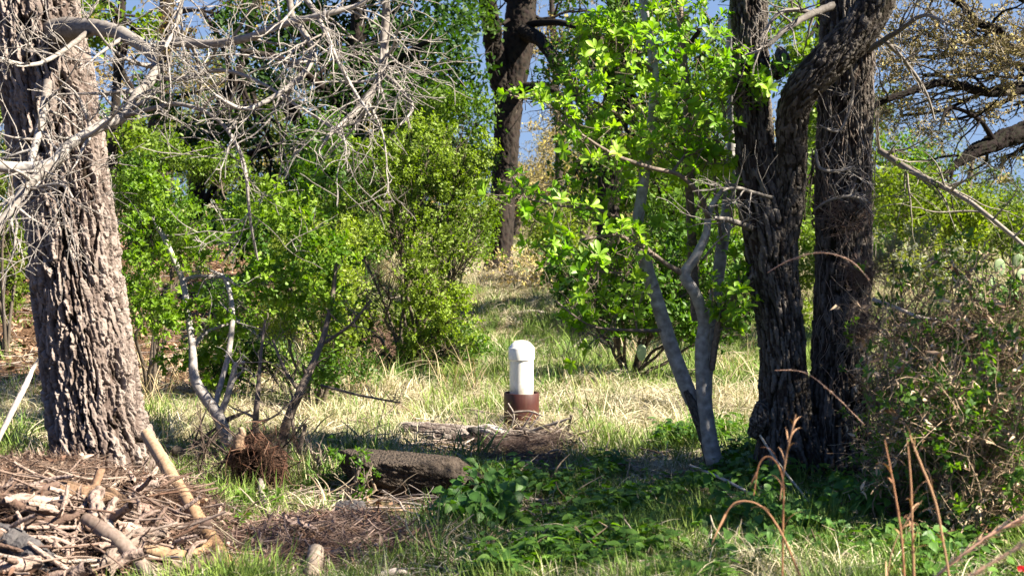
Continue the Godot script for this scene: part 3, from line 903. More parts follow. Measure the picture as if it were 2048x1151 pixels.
# ---------------------------------------------------------------- near trees
func build_left_tree() -> void:
	var d := 7.1
	var base := at_ground(px(215, 960, d))
	var t := thing("shaggy_tree", "large leaning tree with shaggy furrowed bark at the left", "tree", base)
	var cv := curve([[222, 1010, d, 290], [208, 930, d, 206], [190, 830, d, 180], [176, 720, d, 172], [156, 580, d, 170], [136, 420, d, 166], [104, 230, d, 172], [76, 80, d, 174], [60, -40, d, 176], [44, -220, d, 174]], 10)
	part("trunk", bark(cv[0], cv[1], 300, 0.040, 0.030, 9.0, Color(0.08, 0.060, 0.051), Color(0.225, 0.188, 0.168), Color(0.015, 0.009, 0.0065), 21, M.bark, 0.05), t)
	# loose bark plates standing off the trunk
	var shapes := []
	for k in 5:
		var mb := MB.new()
		var p := []
		for j in 5:
			p.append(Vector3(rf(-0.006, 0.006), (j - 2) * 0.035, 0.012 * absf(j - 2.0) * rf(0.2, 1.0)))
		var c := curve_w(p, [0.006, 0.012, 0.013, 0.011, 0.005], 3, 0.25)
		mb.tube(c[0], c[1], 6, Color(0.11, 0.088, 0.075), Color(0.24, 0.20, 0.18), true)
		shapes.append(mb.mesh(M.bark))
	for k in 46:
		var u := rf(0.08, 0.88)
		var idx := int(u * (cv[0].size() - 2))
		var p: Vector3 = cv[0][idx]
		var r: float = cv[1][idx]
		var a := rf(-1.1, 1.1)
		var o := Vector3(sin(a), 0, cos(a))
		var ax: Vector3 = (cv[0][idx + 1] - p).normalized()
		var side := ax.cross(o).normalized()
		var m := MeshInstance3D.new()
		m.name = "bark_plate"
		m.mesh = shapes[k % 5]
		t.add_child(m, true)
		var bs := Basis(side, ax, side.cross(ax)).rotated(o, rf(-0.35, 0.35))
		m.transform = Transform3D(bs.scaled_local(Vector3(rf(0.6, 1.5), rf(0.5, 1.5), rf(0.22, 0.45))), p + o * (r + rf(-0.004, 0.012)) - base)
	# the grey dead limb that leaves the trunk high up and bends down across it
	var gc := Color(0.20, 0.18, 0.165)
	var gc2 := Color(0.48, 0.455, 0.43)
	var l1 := [[92, 66, 7.05, 66], [140, 58, 6.85, 46], [190, 56, 6.68, 34], [240, 66, 6.5, 28], [300, 105, 6.3, 26], [312, 140, 6.2, 23], [270, 195, 6.1, 22], [245, 232, 6.05, 24], [190, 258, 6.0, 22], [140, 288, 5.95, 22], [95, 330, 5.9, 24], [0, 333, 5.85, 24], [-120, 320, 5.8, 22]]
	var l2 := [[300, 104, 6.3, 22], [345, 85, 6.2, 20], [420, 88, 6.1, 17], [500, 74, 6.0, 17], [560, 50, 5.9, 15], [640, 30, 5.8, 13], [720, 8, 5.8, 10], [790, -40, 5.8, 7]]
	var l3 := [[100, 335, 5.9, 22], [55, 370, 5.8, 20], [20, 420, 5.75, 18], [-40, 500, 5.7, 14]]
	var l4 := [[245, 232, 6.05, 12], [300, 218, 5.95, 10], [360, 208, 5.9, 9], [430, 235, 5.8, 8], [470, 285, 5.75, 8], [490, 340, 5.75, 7], [500, 440, 5.8, 6], [515, 520, 5.9, 4]]
	var l5 := [[60, 378, 5.8, 9], [120, 368, 5.75, 6], [145, 395, 5.75, 4]]
	var l6 := [[95, 165, 6.4, 20], [85, 230, 6.2, 17], [70, 290, 6.0, 15], [60, 330, 5.9, 12]]
	var l7 := [[180, 60, 6.7, 12], [120, 105, 6.4, 10], [60, 130, 6.2, 8], [-20, 110, 6.0, 6]]
	var l8 := [[300, 150, 6.2, 12], [360, 158, 6.1, 10], [440, 140, 6.0, 8], [520, 165, 5.9, 7], [600, 215, 5.8, 6], [680, 262, 5.7, 4]]
	for l in [l1, l2, l3, l4, l5, l6, l7, l8]:
		var c := curve(l, 6, 0.10)
		var mb := MB.new()
		mb.tube(c[0], c[1], 9, gc, gc2, true)
		var tips := []
		var n := 20 if l.size() > 7 else 9
		twigs(mb, c[0], c[1], n, 0.42, 2, gc, gc2, Vector3(0.0, 0.02, 0.05), tips, 0.12, 0.9, 0.5, 0.0014)
		part("dead_limb", mb.mesh(M.wood), t)
	# dead branches that hang down from above the picture
	var hang := [
		["pale bare branch hanging down from above in the upper middle", [[776, -260, 5.9, 26], [772, 0, 5.9, 17], [769, 70, 5.9, 17], [764, 145, 5.85, 16], [728, 205, 5.8, 14], [690, 242, 5.75, 13], [658, 272, 5.7, 8], [640, 300, 5.7, 4]]],
		["thinner bare branch arching down beside the dead limb", [[560, -220, 6.1, 20], [580, 10, 6.0, 13], [602, 55, 5.95, 13], [624, 100, 5.9, 13], [610, 145, 5.85, 12], [560, 185, 5.8, 11], [490, 218, 5.75, 9], [430, 190, 5.7, 5]]],
		["slender dark bare stem crossing the dead limb near the trunk", [[376, -200, 6.0, 14], [362, 0, 6.0, 10], [345, 60, 5.95, 9], [330, 95, 5.9, 7]]],
		["forked bare branch with drooping tips right of the hanging one", [[730, -240, 5.9, 18], [600, -60, 5.9, 13], [640, 40, 5.8, 11], [690, 150, 5.7, 8], [740, 230, 5.6, 5]]]]
	for h in hang:
		var c := curve(h[1], 8, 0.12)
		var mb := MB.new()
		mb.tube(c[0], c[1], 8, gc * 1.1, gc2, true)
		var tips := []
		twigs(mb, c[0], c[1], 15, 0.42, 2, gc, gc2, Vector3(0.05, -0.06, 0.05), tips, 0.3, 0.9, 0.5, 0.0014)
		var o := single("bare_branch", mb.mesh(M.wood), h[0], "branch")
	var c := curve([[765, 145, 5.85, 11], [800, 175, 5.8, 8], [825, 215, 5.8, 7], [800, 250, 5.75, 4]], 6, 0.1)
	var mb2 := MB.new()
	mb2.tube(c[0], c[1], 6, gc, gc2, true)
	var tp := []
	twigs(mb2, c[0], c[1], 8, 0.2, 1, gc, gc2, Vector3(0.05, -0.06, 0), tp, 0.1, 0.9, 0.5, 0.0013)
	single("bare_branch", mb2.mesh(M.wood), "short bare side branch curling right of the hanging one", "branch")

func build_twin_tree() -> void:
	var d := 6.9
	var base := at_ground(px(1635, 985, d))
	var t := thing("twin_tree", "dark twin trunked tree with ridged bark standing right of the sapling", "tree", base)
	var ra := Color(0.028, 0.023, 0.019)
	var rb := Color(0.115, 0.103, 0.092)
	var dp := Color(0.010, 0.008, 0.007)
	var a := curve([[1585, 1030, d, 165], [1580, 940, d, 140], [1572, 850, d, 108], [1568, 740, d, 90], [1560, 640, d, 90], [1546, 540, d, 100], [1540, 470, d, 106], [1524, 400, d, 96], [1510, 300, d, 76], [1504, 180, d, 70], [1500, 60, d, 68], [1494, -60, d, 68], [1488, -260, d, 64]], 10)
	part("trunk", bark(a[0], a[1], 170, 0.018, 0.020, 9.0, ra, rb, dp, 31, M.bark, 0.03), t)
	var b := curve([[1680, 1040, d + .1, 200], [1676, 950, d + .1, 166], [1674, 850, d + .1, 124], [1678, 740, d + .1, 108], [1683, 640, d + .1, 104], [1686, 500, d + .1, 106], [1688, 360, d + .1, 106], [1691, 200, d + .1, 108], [1696, 80, d + .1, 106], [1700, -60, d + .1, 106], [1706, -260, d + .1, 108]], 10)
	part("trunk", bark(b[0], b[1], 200, 0.018, 0.020, 9.0, ra, rb, dp, 37, M.bark, 0.04), t)
	# the crooked limb that leaves the left trunk, rises and crosses in front of the right one
	var l := curve([[1556, 480, d - .02, 80], [1574, 420, d - .05, 66], [1583, 330, d - .1, 58], [1584, 240, d - .18, 62], [1600, 185, d - .25, 66], [1650, 130, d - .3, 70], [1710, 70, d - .32, 74], [1752, 0, d - .32, 74], [1780, -120, d - .32, 66]], 10)
	part("limb", bark(l[0], l[1], 110, 0.011, 0.02, 4.5, ra * 0.8, rb * 0.8, dp, 41, M.bark), t)
	var knots := [[1560, 130, d - .06, 26], [1520, 842, d - .06, 30], [1722, 655, d - .05, 24], [1700, 420, d - .1, 34]]
	for k in knots:
		var c := curve([[k[0] - k[3] * .5, k[1] + k[3], k[2], k[3] * .7], [k[0], k[1] + 4, k[2] - .02, k[3] * 1.5], [k[0] + 3, k[1] - k[3] * .6, k[2] - .02, k[3] * 1.2], [k[0], k[1] - k[3] * 1.3, k[2] + .03, k[3] * .3]], 8)
		part("knot", bark(c[0], c[1], 60, 0.008, 0.012, 2.0, ra, rb, dp, int(k[0]), M.bark), t)
	var gc := Color(0.16, 0.15, 0.14)
	var gc2 := Color(0.34, 0.32, 0.30)
	# thin dead limbs and twigs on the trunks
	var list := [
		[[1668, 12, d - .3, 18], [1620, 30, d - .35, 15], [1570, 60, d - .4, 12], [1530, 96, d - .4, 8], [1490, 110, d - .4, 4]],
		[[1640, 30, d - .3, 10], [1600, 20, d - .35, 10], [1560, 26, d - .4, 9], [1530, 60, d - .4, 5]],
		[[1545, 395, d - .2, 8], [1510, 385, d - .3, 7], [1470, 375, d - .35, 8], [1445, 380, d - .4, 5]],
		[[1500, 455, d - .12, 14], [1460, 440, d - .3, 11], [1430, 435, d - .4, 6]],
		[[1632, 300, d - .25, 6], [1640, 335, d - .3, 7], [1672, 342, d - .3, 7], [1710, 332, d - .3, 5]],
		[[1628, 420, d - .25, 5], [1660, 400, d - .3, 6], [1700, 392, d - .3, 7], [1735, 402, d - .3, 6]],
		[[1700, 120, d - .3, 8], [1706, 190, d - .25, 6], [1680, 260, d - .25, 5], [1640, 250, d - .3, 3]],
		[[1726, 660, d, 22], [1752, 655, d - .1, 14], [1760, 640, d - .15, 5]],
		[[1738, 100, d, 14], [1800, 60, d - .2, 10], [1850, 30, d - .4, 8], [1900, 50, d - .5, 5]],
		[[1744, 60, d, 12], [1800, 110, d + .3, 9], [1850, 180, d + .5, 6], [1870, 240, d + .6, 4]]]
	for q in list:
		var c := curve(q, 6, 0.14)
		var mb := MB.new()
		mb.tube(c[0], c[1], 7, gc, gc2, true)
		var tips := []
		twigs(mb, c[0], c[1], 10, 0.24, 1, gc, gc2, Vector3(0, 0, 0.1), tips, 0.1, 0.9, 0.5, 0.0012)
		part("dead_twig", mb.mesh(M.wood), t)
	# hair-like vines that cling to the right trunk
	var vm := MB.new()
	for k in 70:
		var u := rf(0.2, 0.85)
		var i0 := int(u * (b[0].size() - 8))
		var ang := rf(-1.3, 1.3)
		var p := []
		var r := []
		for j in 6:
			var ii := mini(i0 + j * 2, b[0].size() - 1)
			var q: Vector3 = b[0][ii]
			p.append(q + Vector3(sin(ang), 0, cos(ang)) * (b[1][ii] + rf(0.004, 0.03)))
			r.append(0.0018)
			ang += rf(-0.3, 0.3)
		var c := curve_w(p, r, 3)
		vm.tube(c[0], c[1], 3, Color(0.25, 0.20, 0.17), Color(0.4, 0.35, 0.32), false)
	var vv := part("clinging_vine", vm.mesh(M.wood), t)
	vv.set_meta("kind", "stuff")
	# crown far above the picture: sparse
	var cl := []
	for k in 9:
		cl.append([Vector3(rf(0.8, 2.4), rf(5.5, 7.0), rf(-8.5, -7.6)), Vector3(rf(0.5, 0.9), rf(0.4, 0.7), rf(0.5, 0.9))])
	var sb := MB.new()
	stems(sb, Vector3(1.75, 3.4, -6.9), cl, 0.05, ra, rb, 8)
	part("branches", sb.mesh(M.wood), t)
	foliage(t, "crown", set_of("bud", 2), cl, 1.0, 0.22, Color(0.13, 0.14, 0.06), Color(0.24, 0.22, 0.1))
	# flood wrack caught on the right trunk
	for q in [[1722, 648, 30, 44, "matted twigs caught on the right trunk at mid height"], [1706, 425, 40, 36, "matted twigs caught higher on the right trunk above a knot"], [1728, 545, 24, 22, "small brown tangle on the right trunk below the knot"]]:
		var xf := []
		var cc := []
		var ctr := px(q[0], q[1], d - 0.14)
		var w := thing("flood_wrack", q[4], "debris", ctr)
		for k in 34:
			var bs := Basis.from_euler(Vector3(rf(0, TAU), rf(0, TAU), rf(0, TAU))).scaled(Vector3.ONE * rf(0.06, 0.14))
			xf.append(Transform3D(bs, ctr + rv() * Vector3(q[2], q[3], 20) * d / F * 0.8))
			cc.append(Color(0.20, 0.12, 0.09).lerp(Color(0.38, 0.30, 0.26), rng.randf()))
		scatter("tangle", S.fibre0, xf, cc, w)

func build_sapling() -> void:
	var d := 7.0
	var base := at_ground(px(1440, 965, d))
	var t := thing("sapling", "smooth pale grey multi stemmed sapling with bright green leaf rosettes", "tree", base)
	var g1 := Color(0.36, 0.36, 0.35)
	var g2 := Color(0.48, 0.48, 0.47)
	var br := Color(0.20, 0.165, 0.14)
	var main := [
		[[1442, 985, d, 40], [1425, 905, d, 32], [1402, 830, d, 30], [1378, 785, d, 31], [1345, 700, d, 30], [1320, 620, d, 28], [1292, 530, d, 27], [1276, 460, d, 25], [1282, 400, d + .05, 22], [1296, 300, d + .1, 21], [1308, 200, d + .1, 20], [1304, 100, d + .15, 18], [1286, 0, d + .2, 16], [1270, -160, d + .2, 12]],
		[[1440, 970, d - .05, 36], [1420, 880, d - .05, 33], [1409, 800, d - .05, 31], [1404, 700, d - .05, 28], [1408, 640, d - .05, 25], [1392, 590, d - .1, 23], [1370, 550, d - .12, 22], [1390, 515, d - .12, 19], [1412, 470, d - .12, 16], [1420, 420, d - .1, 13], [1445, 380, d - .1, 9]],
		[[1432, 940, d + .12, 30], [1412, 820, d + .15, 26], [1418, 700, d + .2, 25], [1432, 590, d + .25, 25], [1446, 480, d + .3, 25], [1460, 380, d + .35, 24], [1466, 260, d + .4, 22], [1462, 120, d + .4, 22], [1470, -20, d + .4, 18], [1474, -200, d + .4, 14]]]
	for m in main:
		var c := curve(m, 10, 0.03)
		var mb := MB.new()
		mb.tube(c[0], c[1], 16, g1, g2, true)
		part("stem", mb.mesh(M.smooth_bark), t)
	# a dark ridged strip along the low front of the left stem
	var ob := curve([[1428, 950, d - .03, 26], [1412, 880, d - .035, 25], [1390, 820, d - .035, 22], [1372, 780, d - .03, 10]], 10, 0.06)
	part("dark_strip", bark(ob[0], ob[1], 40, 0.003, 0.01, 3.0, Color(0.05, 0.045, 0.04), Color(0.09, 0.08, 0.07), Color(0.02, 0.018, 0.016), 5, M.bark), t)
	var thin := [
		[[1394, 640, d + .2, 22], [1386, 520, d + .2, 20], [1380, 380, d + .2, 18], [1374, 220, d + .2, 17], [1362, 60, d + .2, 15], [1350, -120, d + .2, 11]],
		[[1424, 740, d - .05, 13], [1436, 660, d - .1, 14], [1446, 620, d - .12, 12], [1490, 570, d - .15, 8], [1510, 540, d - .15, 5]],
		[[1370, 550, d - .12, 14], [1330, 525, d - .15, 9], [1280, 490, d - .2, 9], [1230, 470, d - .25, 7], [1160, 480, d - .3, 5]],
		[[1418, 440, d - .1, 13], [1400, 390, d - .2, 10], [1360, 350, d - .25, 9], [1300, 335, d - .3, 9], [1230, 310, d - .35, 8], [1180, 280, d - .4, 6], [1120, 240, d - .4, 4]],
		[[1345, 345, d - .25, 7], [1370, 310, d - .2, 5], [1390, 290, d - .2, 4]],
		[[1295, 540, d, 9], [1240, 545, d - .1, 6], [1180, 540, d - .15, 5]],
		[[1335, 660, d, 9], [1260, 660, d - .1, 6], [1180, 650, d - .2, 4], [1110, 600, d - .25, 3]],
		[[1445, 480, d, 8], [1430, 380, d - .1, 6], [1440, 250, d - .15, 5], [1490, 180, d - .2, 4]],
		[[1276, 460, d, 8], [1200, 420, d - .2, 6], [1110, 410, d - .3, 5], [1030, 390, d - .35, 3]],
		[[1304, 140, d + .1, 9], [1240, 90, d, 7], [1170, 60, d - .1, 4]],
		[[1380, 300, d + .2, 8], [1430, 200, d, 7], [1500, 160, d - .2, 5], [1540, 170, d - .3, 3]],
		[[1300, 270, d + .1, 7], [1180, 200, d - .1, 6], [1080, 200, d - .2, 4], [1020, 190, d - .25, 3]]]
	var tips := []
	for m in thin:
		var c := curve(m, 6, 0.08)
		var mb := MB.new()
		mb.tube(c[0], c[1], 7, br, br * 1.3, true)
		twigs(mb, c[0], c[1], 8, 0.26, 1, br, br * 1.5, Vector3(0, 0.12, 0.05), tips, 0.25, 0.8, 0.5, 0.0014)
		part("branch", mb.mesh(M.wood), t)
	# leaf rosettes
	var cl := []
	for q in [[1150, 230, 90, 75], [1070, 205, 60, 30], [1250, 110, 100, 90], [1400, 80, 90, 80], [1230, 270, 110, 75], [1400, 220, 100, 90], [1495, 190, 55, 70], [1320, 310, 110, 65], [1440, 310, 60, 60], [1110, 430, 80, 40], [1000, 378, 60, 22], [1100, 495, 55, 40], [1180, 390, 70, 50], [1290, 440, 80, 50], [1340, 10, 120, 50], [1180, 60, 60, 50], [1210, 560, 90, 50], [1400, 480, 50, 50], [1470, 550, 45, 45], [1150, 620, 50, 25], [1450, -40, 100, 60], [1250, -80, 140, 60], [1480, 120, 60, 60], [1330, 190, 80, 60]]:
		cl.append(clump(q[0], q[1], q[2], q[3], d + rf(-0.25, 0.15), 1.3))
	var ros := []
	for c in cl:
		var ctr: Vector3 = c[0]
		var rad: Vector3 = c[1]
		var n := int(1250.0 * (rad.x * rad.y))
		for k in n:
			var dd := rv()
			var p := ctr + dd * rad * pow(rng.randf(), 0.45)
			if nz.get_noise_3dv(p * 2.0) < -0.22:
				continue
			ros.append([p, (dd * 0.5 + rv() * 0.6 + Vector3(0.15, 0.55, 0.2)).normalized()])
	for q in tips:
		if rng.randf() < 0.55:
			ros.append([q[0], (q[1] + Vector3(0, 0.5, 0.1)).normalized()])
	ros.sort_custom(func(x, y): return x[0].z > y[0].z)
	var sets := [[], [], []]
	var tints := [[], [], []]
	var bt := MB.new()
	var made := 0
	for k in ros.size():
		var p: Vector3 = ros[k][0]
		var o: Vector3 = ros[k][1]
		var x := o.cross(rv()).normalized()
		var bs := Basis(x, o, x.cross(o))
		var s := rf(0.03, 0.066)
		# its own short twig
		bt.tube(PackedVector3Array([p - o * s * 2.2 + rv() * 0.01, p - o * s * 1.1, p]), PackedFloat32Array([0.0022, 0.0018, 0.0014]), 3, br, br * 1.5, false)
		var tone := clampi(int(1.6 + 2.2 * nz2.get_noise_3dv(p * 2.0) + rf(-1.0, 1.4)), 0, 3)
		if made < 290 and p.y < 2.45 and k % 2 == 0:
			var n := 6
			for j in n:
				var a := TAU * j / n + rf(-0.25, 0.25)
				var tilt := rf(0.1, 1.0)
				var dir := (bs * Vector3(cos(a) * cos(tilt), sin(tilt), sin(a) * cos(tilt))).normalized()
				var side := dir.cross(o).normalized()
				var m := MeshInstance3D.new()
				m.name = "leaf"
				m.mesh = S.one_leaf
				m.material_override = M["sapling_leaf%d" % tone]
				m.transform = Transform3D(Basis(side, dir, side.cross(dir)).scaled_local(Vector3.ONE * s * rf(0.75, 1.15)), p - base)
				t.add_child(m, true)
				made += 1
		else:
			var w := rng.randi() % 3
			sets[w].append(Transform3D(bs.scaled(Vector3.ONE * s), p))
			tints[w].append(Color(0.15 + 0.06 * tone, 0.32 + 0.06 * tone, 0.018 + 0.01 * tone) * rf(0.9, 1.1))
	part("twigs", bt.mesh(M.wood), t).set_meta("kind", "stuff")
	for w in 3:
		scatter("foliage", S["rosette%d" % w], sets[w], tints[w], t)

# ---------------------------------------------------------------- capped pipe in its casing
func lathe(prof: Array, sides: int, at: Vector3, col: Color, mt: Material, soil_at := -9.0) -> ArrayMesh:
	var st := SurfaceTool.new()
	st.begin(Mesh.PRIMITIVE_TRIANGLES)
	for k in prof.size() - 1:
		st.set_smooth_group(prof[k][2] if prof[k].size() > 2 else 1)
		for s in sides:
			var a := TAU * s / sides
			var b := TAU * (s + 1) / sides
			var p0 := at + Vector3(cos(a) * prof[k][0], prof[k][1], sin(a) * prof[k][0])
			var p1 := at + Vector3(cos(b) * prof[k][0], prof[k][1], sin(b) * prof[k][0])
			var q0 := at + Vector3(cos(a) * prof[k + 1][0], prof[k + 1][1], sin(a) * prof[k + 1][0])
			var q1 := at + Vector3(cos(b) * prof[k + 1][0], prof[k + 1][1], sin(b) * prof[k + 1][0])
			for p in [p0, p1, q0, p1, q1, q0]:
				var low := 1.0 - smoothstep(0.0, 0.07 + 0.05 * nz.get_noise_3dv(p * 14.0), p.y - at.y - soil_at)
				var spot := smoothstep(0.12, 0.3, nz.get_noise_3dv(p * 30.0))
				st.set_color(col.lerp(Color(0.30, 0.24, 0.17), clampf(0.55 * low + 0.16 * spot * low + 0.05 * spot, 0, 0.7)))
				st.add_vertex(p)
	st.generate_normals()
	st.set_material(mt)
	return st.commit()

func build_marker() -> void:
	var d := 8.8
	var b := px(1043, 868, d)
	b.y = px(1043, 862, d).y
	var s := d / F                        # metres per photograph pixel there
	var t := thing("well_pipe", "white capped pipe standing in a brown painted casing behind the log", "pipe", b)
	var H := 78.0 * s
	var R := 35.2 * s
	part("casing", lathe([[R, -0.35, 1], [R, 0.0, 1], [R, 0.03, 1], [R, 0.06, 1], [R, 0.09, 1], [R, 0.13, 1], [R, 0.17, 1], [R, H - 0.004, 1], [R - 0.002, H, 2], [R - 0.007, H, 3], [R - 0.009, H - 0.003, 4], [R - 0.009, H - 0.03, 4]], 72, b, Color(0.055, 0.013, 0.011), M.casing_paint, 0.0), t)
	# grout that fills the casing, lumpy
	var gm := MB.new()
	var rings := 9
	var sides := 40
	for k in rings + 1:
		for j in sides:
			var a := TAU * j / sides
			var r := (R - 0.0092) * float(k) / rings
			var p := b + Vector3(cos(a) * r, H - 0.010 + 0.007 * nz.get_noise_2d(cos(a) * r * 60.0, sin(a) * r * 60.0), sin(a) * r)
			gm.v.append(p)
			gm.n.append(Vector3.UP)
			gm.c.append(Color(0.33, 0.27, 0.2) * rf(0.7, 1.2))
			if k > 0:
				var a0 := (k - 1) * sides + j
				var b0 := (k - 1) * sides + (j + 1) % sides
				gm.i.append_array([a0, b0, a0 + sides, b0, b0 + sides, a0 + sides])
	part("grout", gm.mesh(M.soil), t)
	var r2 := 23.9 * s
	var H2 := 144.0 * s
	var white := Color(0.80, 0.80, 0.78)
	var pipe_rows := []
	for k in 25:
		pipe_rows.append([r2, lerpf(H - 0.02, H2, k / 24.0), 1])
	part("pipe", lathe(pipe_rows, 72, b, white, M.pvc, H), t)
	var r3 := 26.0 * s
	var prof := [[r2 - 0.003, H2 - 0.0, 5], [r3 - 0.002, H2 - 0.0, 2], [r3, H2 + 0.002, 1], [r3, 167.0 * s, 1]]
	var y0 := 167.0 * s
	prof.append([r3 - 0.0015, y0 + 0.003, 2])
	for k in 10:
		var q := 1.0 - k / 10.0
		prof.append([maxf((r3 - 0.003) * q, 0.0004), y0 + 0.004 + 14.0 * s * (1.0 - q * q * q), 3])
	prof.append([0.0003, y0 + 0.004 + 14.0 * s, 3])
	part("cap", lathe(prof, 72, b, white * 1.02, M.pvc), t)

# ---------------------------------------------------------------- logs and rocks
func rock(called: String, label: String, ctr: Vector3, size: Vector3, sd: int, col: Color, yaw := 0.0, tilt := 0.0) -> void:
	var f := FastNoiseLite.new()
	f.noise_type = FastNoiseLite.TYPE_CELLULAR
	f.cellular_return_type = FastNoiseLite.RETURN_DISTANCE
	f.frequency = 0.9
	f.seed = sd
	var g := FastNoiseLite.new()
	g.frequency = 2.2
	g.seed = sd
	g.fractal_octaves = 4
	var st := SurfaceTool.new()
	st.begin(Mesh.PRIMITIVE_TRIANGLES)
	var R := 60 if called == "boulder" else 32
	var Q := R * 2
	var bs := Basis.from_euler(Vector3(0, yaw, tilt))
	var pts := []
	var rr := RandomNumberGenerator.new()
	rr.seed = sd * 31 + 5
	var planes := [[Vector3(0, 1, 0.12).normalized(), 0.72], [Vector3(0.1, 1, -0.3).normalized(), 0.8], [Vector3(0, -1, 0), 0.9]]
	for k in 15:
		var z := rr.randf_range(-0.6, 0.8)
		var a := TAU * k / 15.0 + rr.randf_range(-0.3, 0.3)
		planes.append([Vector3(cos(a) * sqrt(1 - z * z), z, sin(a) * sqrt(1 - z * z)), rr.randf_range(0.78, 1.05)])
	for k in R + 1:
		for j in Q + 1:
			var a := PI * k / R
			var b := TAU * (j % Q) / Q
			var n := Vector3(sin(a) * cos(b), cos(a), sin(a) * sin(b))
			var far := 1.25
			for pl in planes:
				var dn: float = n.dot(pl[0])
				if dn > 0.05:
					far = minf(far, pl[1] / dn)
			var p := n * far
			p *= 1.0 + 0.05 * g.get_noise_3dv(p * 1.2) + 0.035 * g.get_noise_3dv(p * 5.0) - 0.05 * (1.0 - smoothstep(0.0, 0.10, absf(g.get_noise_3dv(p * 0.8 + Vector3(9, 2, 1)))))
			pts.append(bs * (p * size) + ctr)
	for p in pts:
		st.set_color(col * rf(0.9, 1.1))
		st.add_vertex(p)
	for k in R:
		for j in Q:
			var a0 := k * (Q + 1) + j
			for e in [a0, a0 + 1, a0 + Q + 1, a0 + 1, a0 + Q + 2, a0 + Q + 1]:
				st.add_index(e)
	st.generate_normals()
	st.set_material(M.rock)
	single(called, st.commit(), label, "rock")

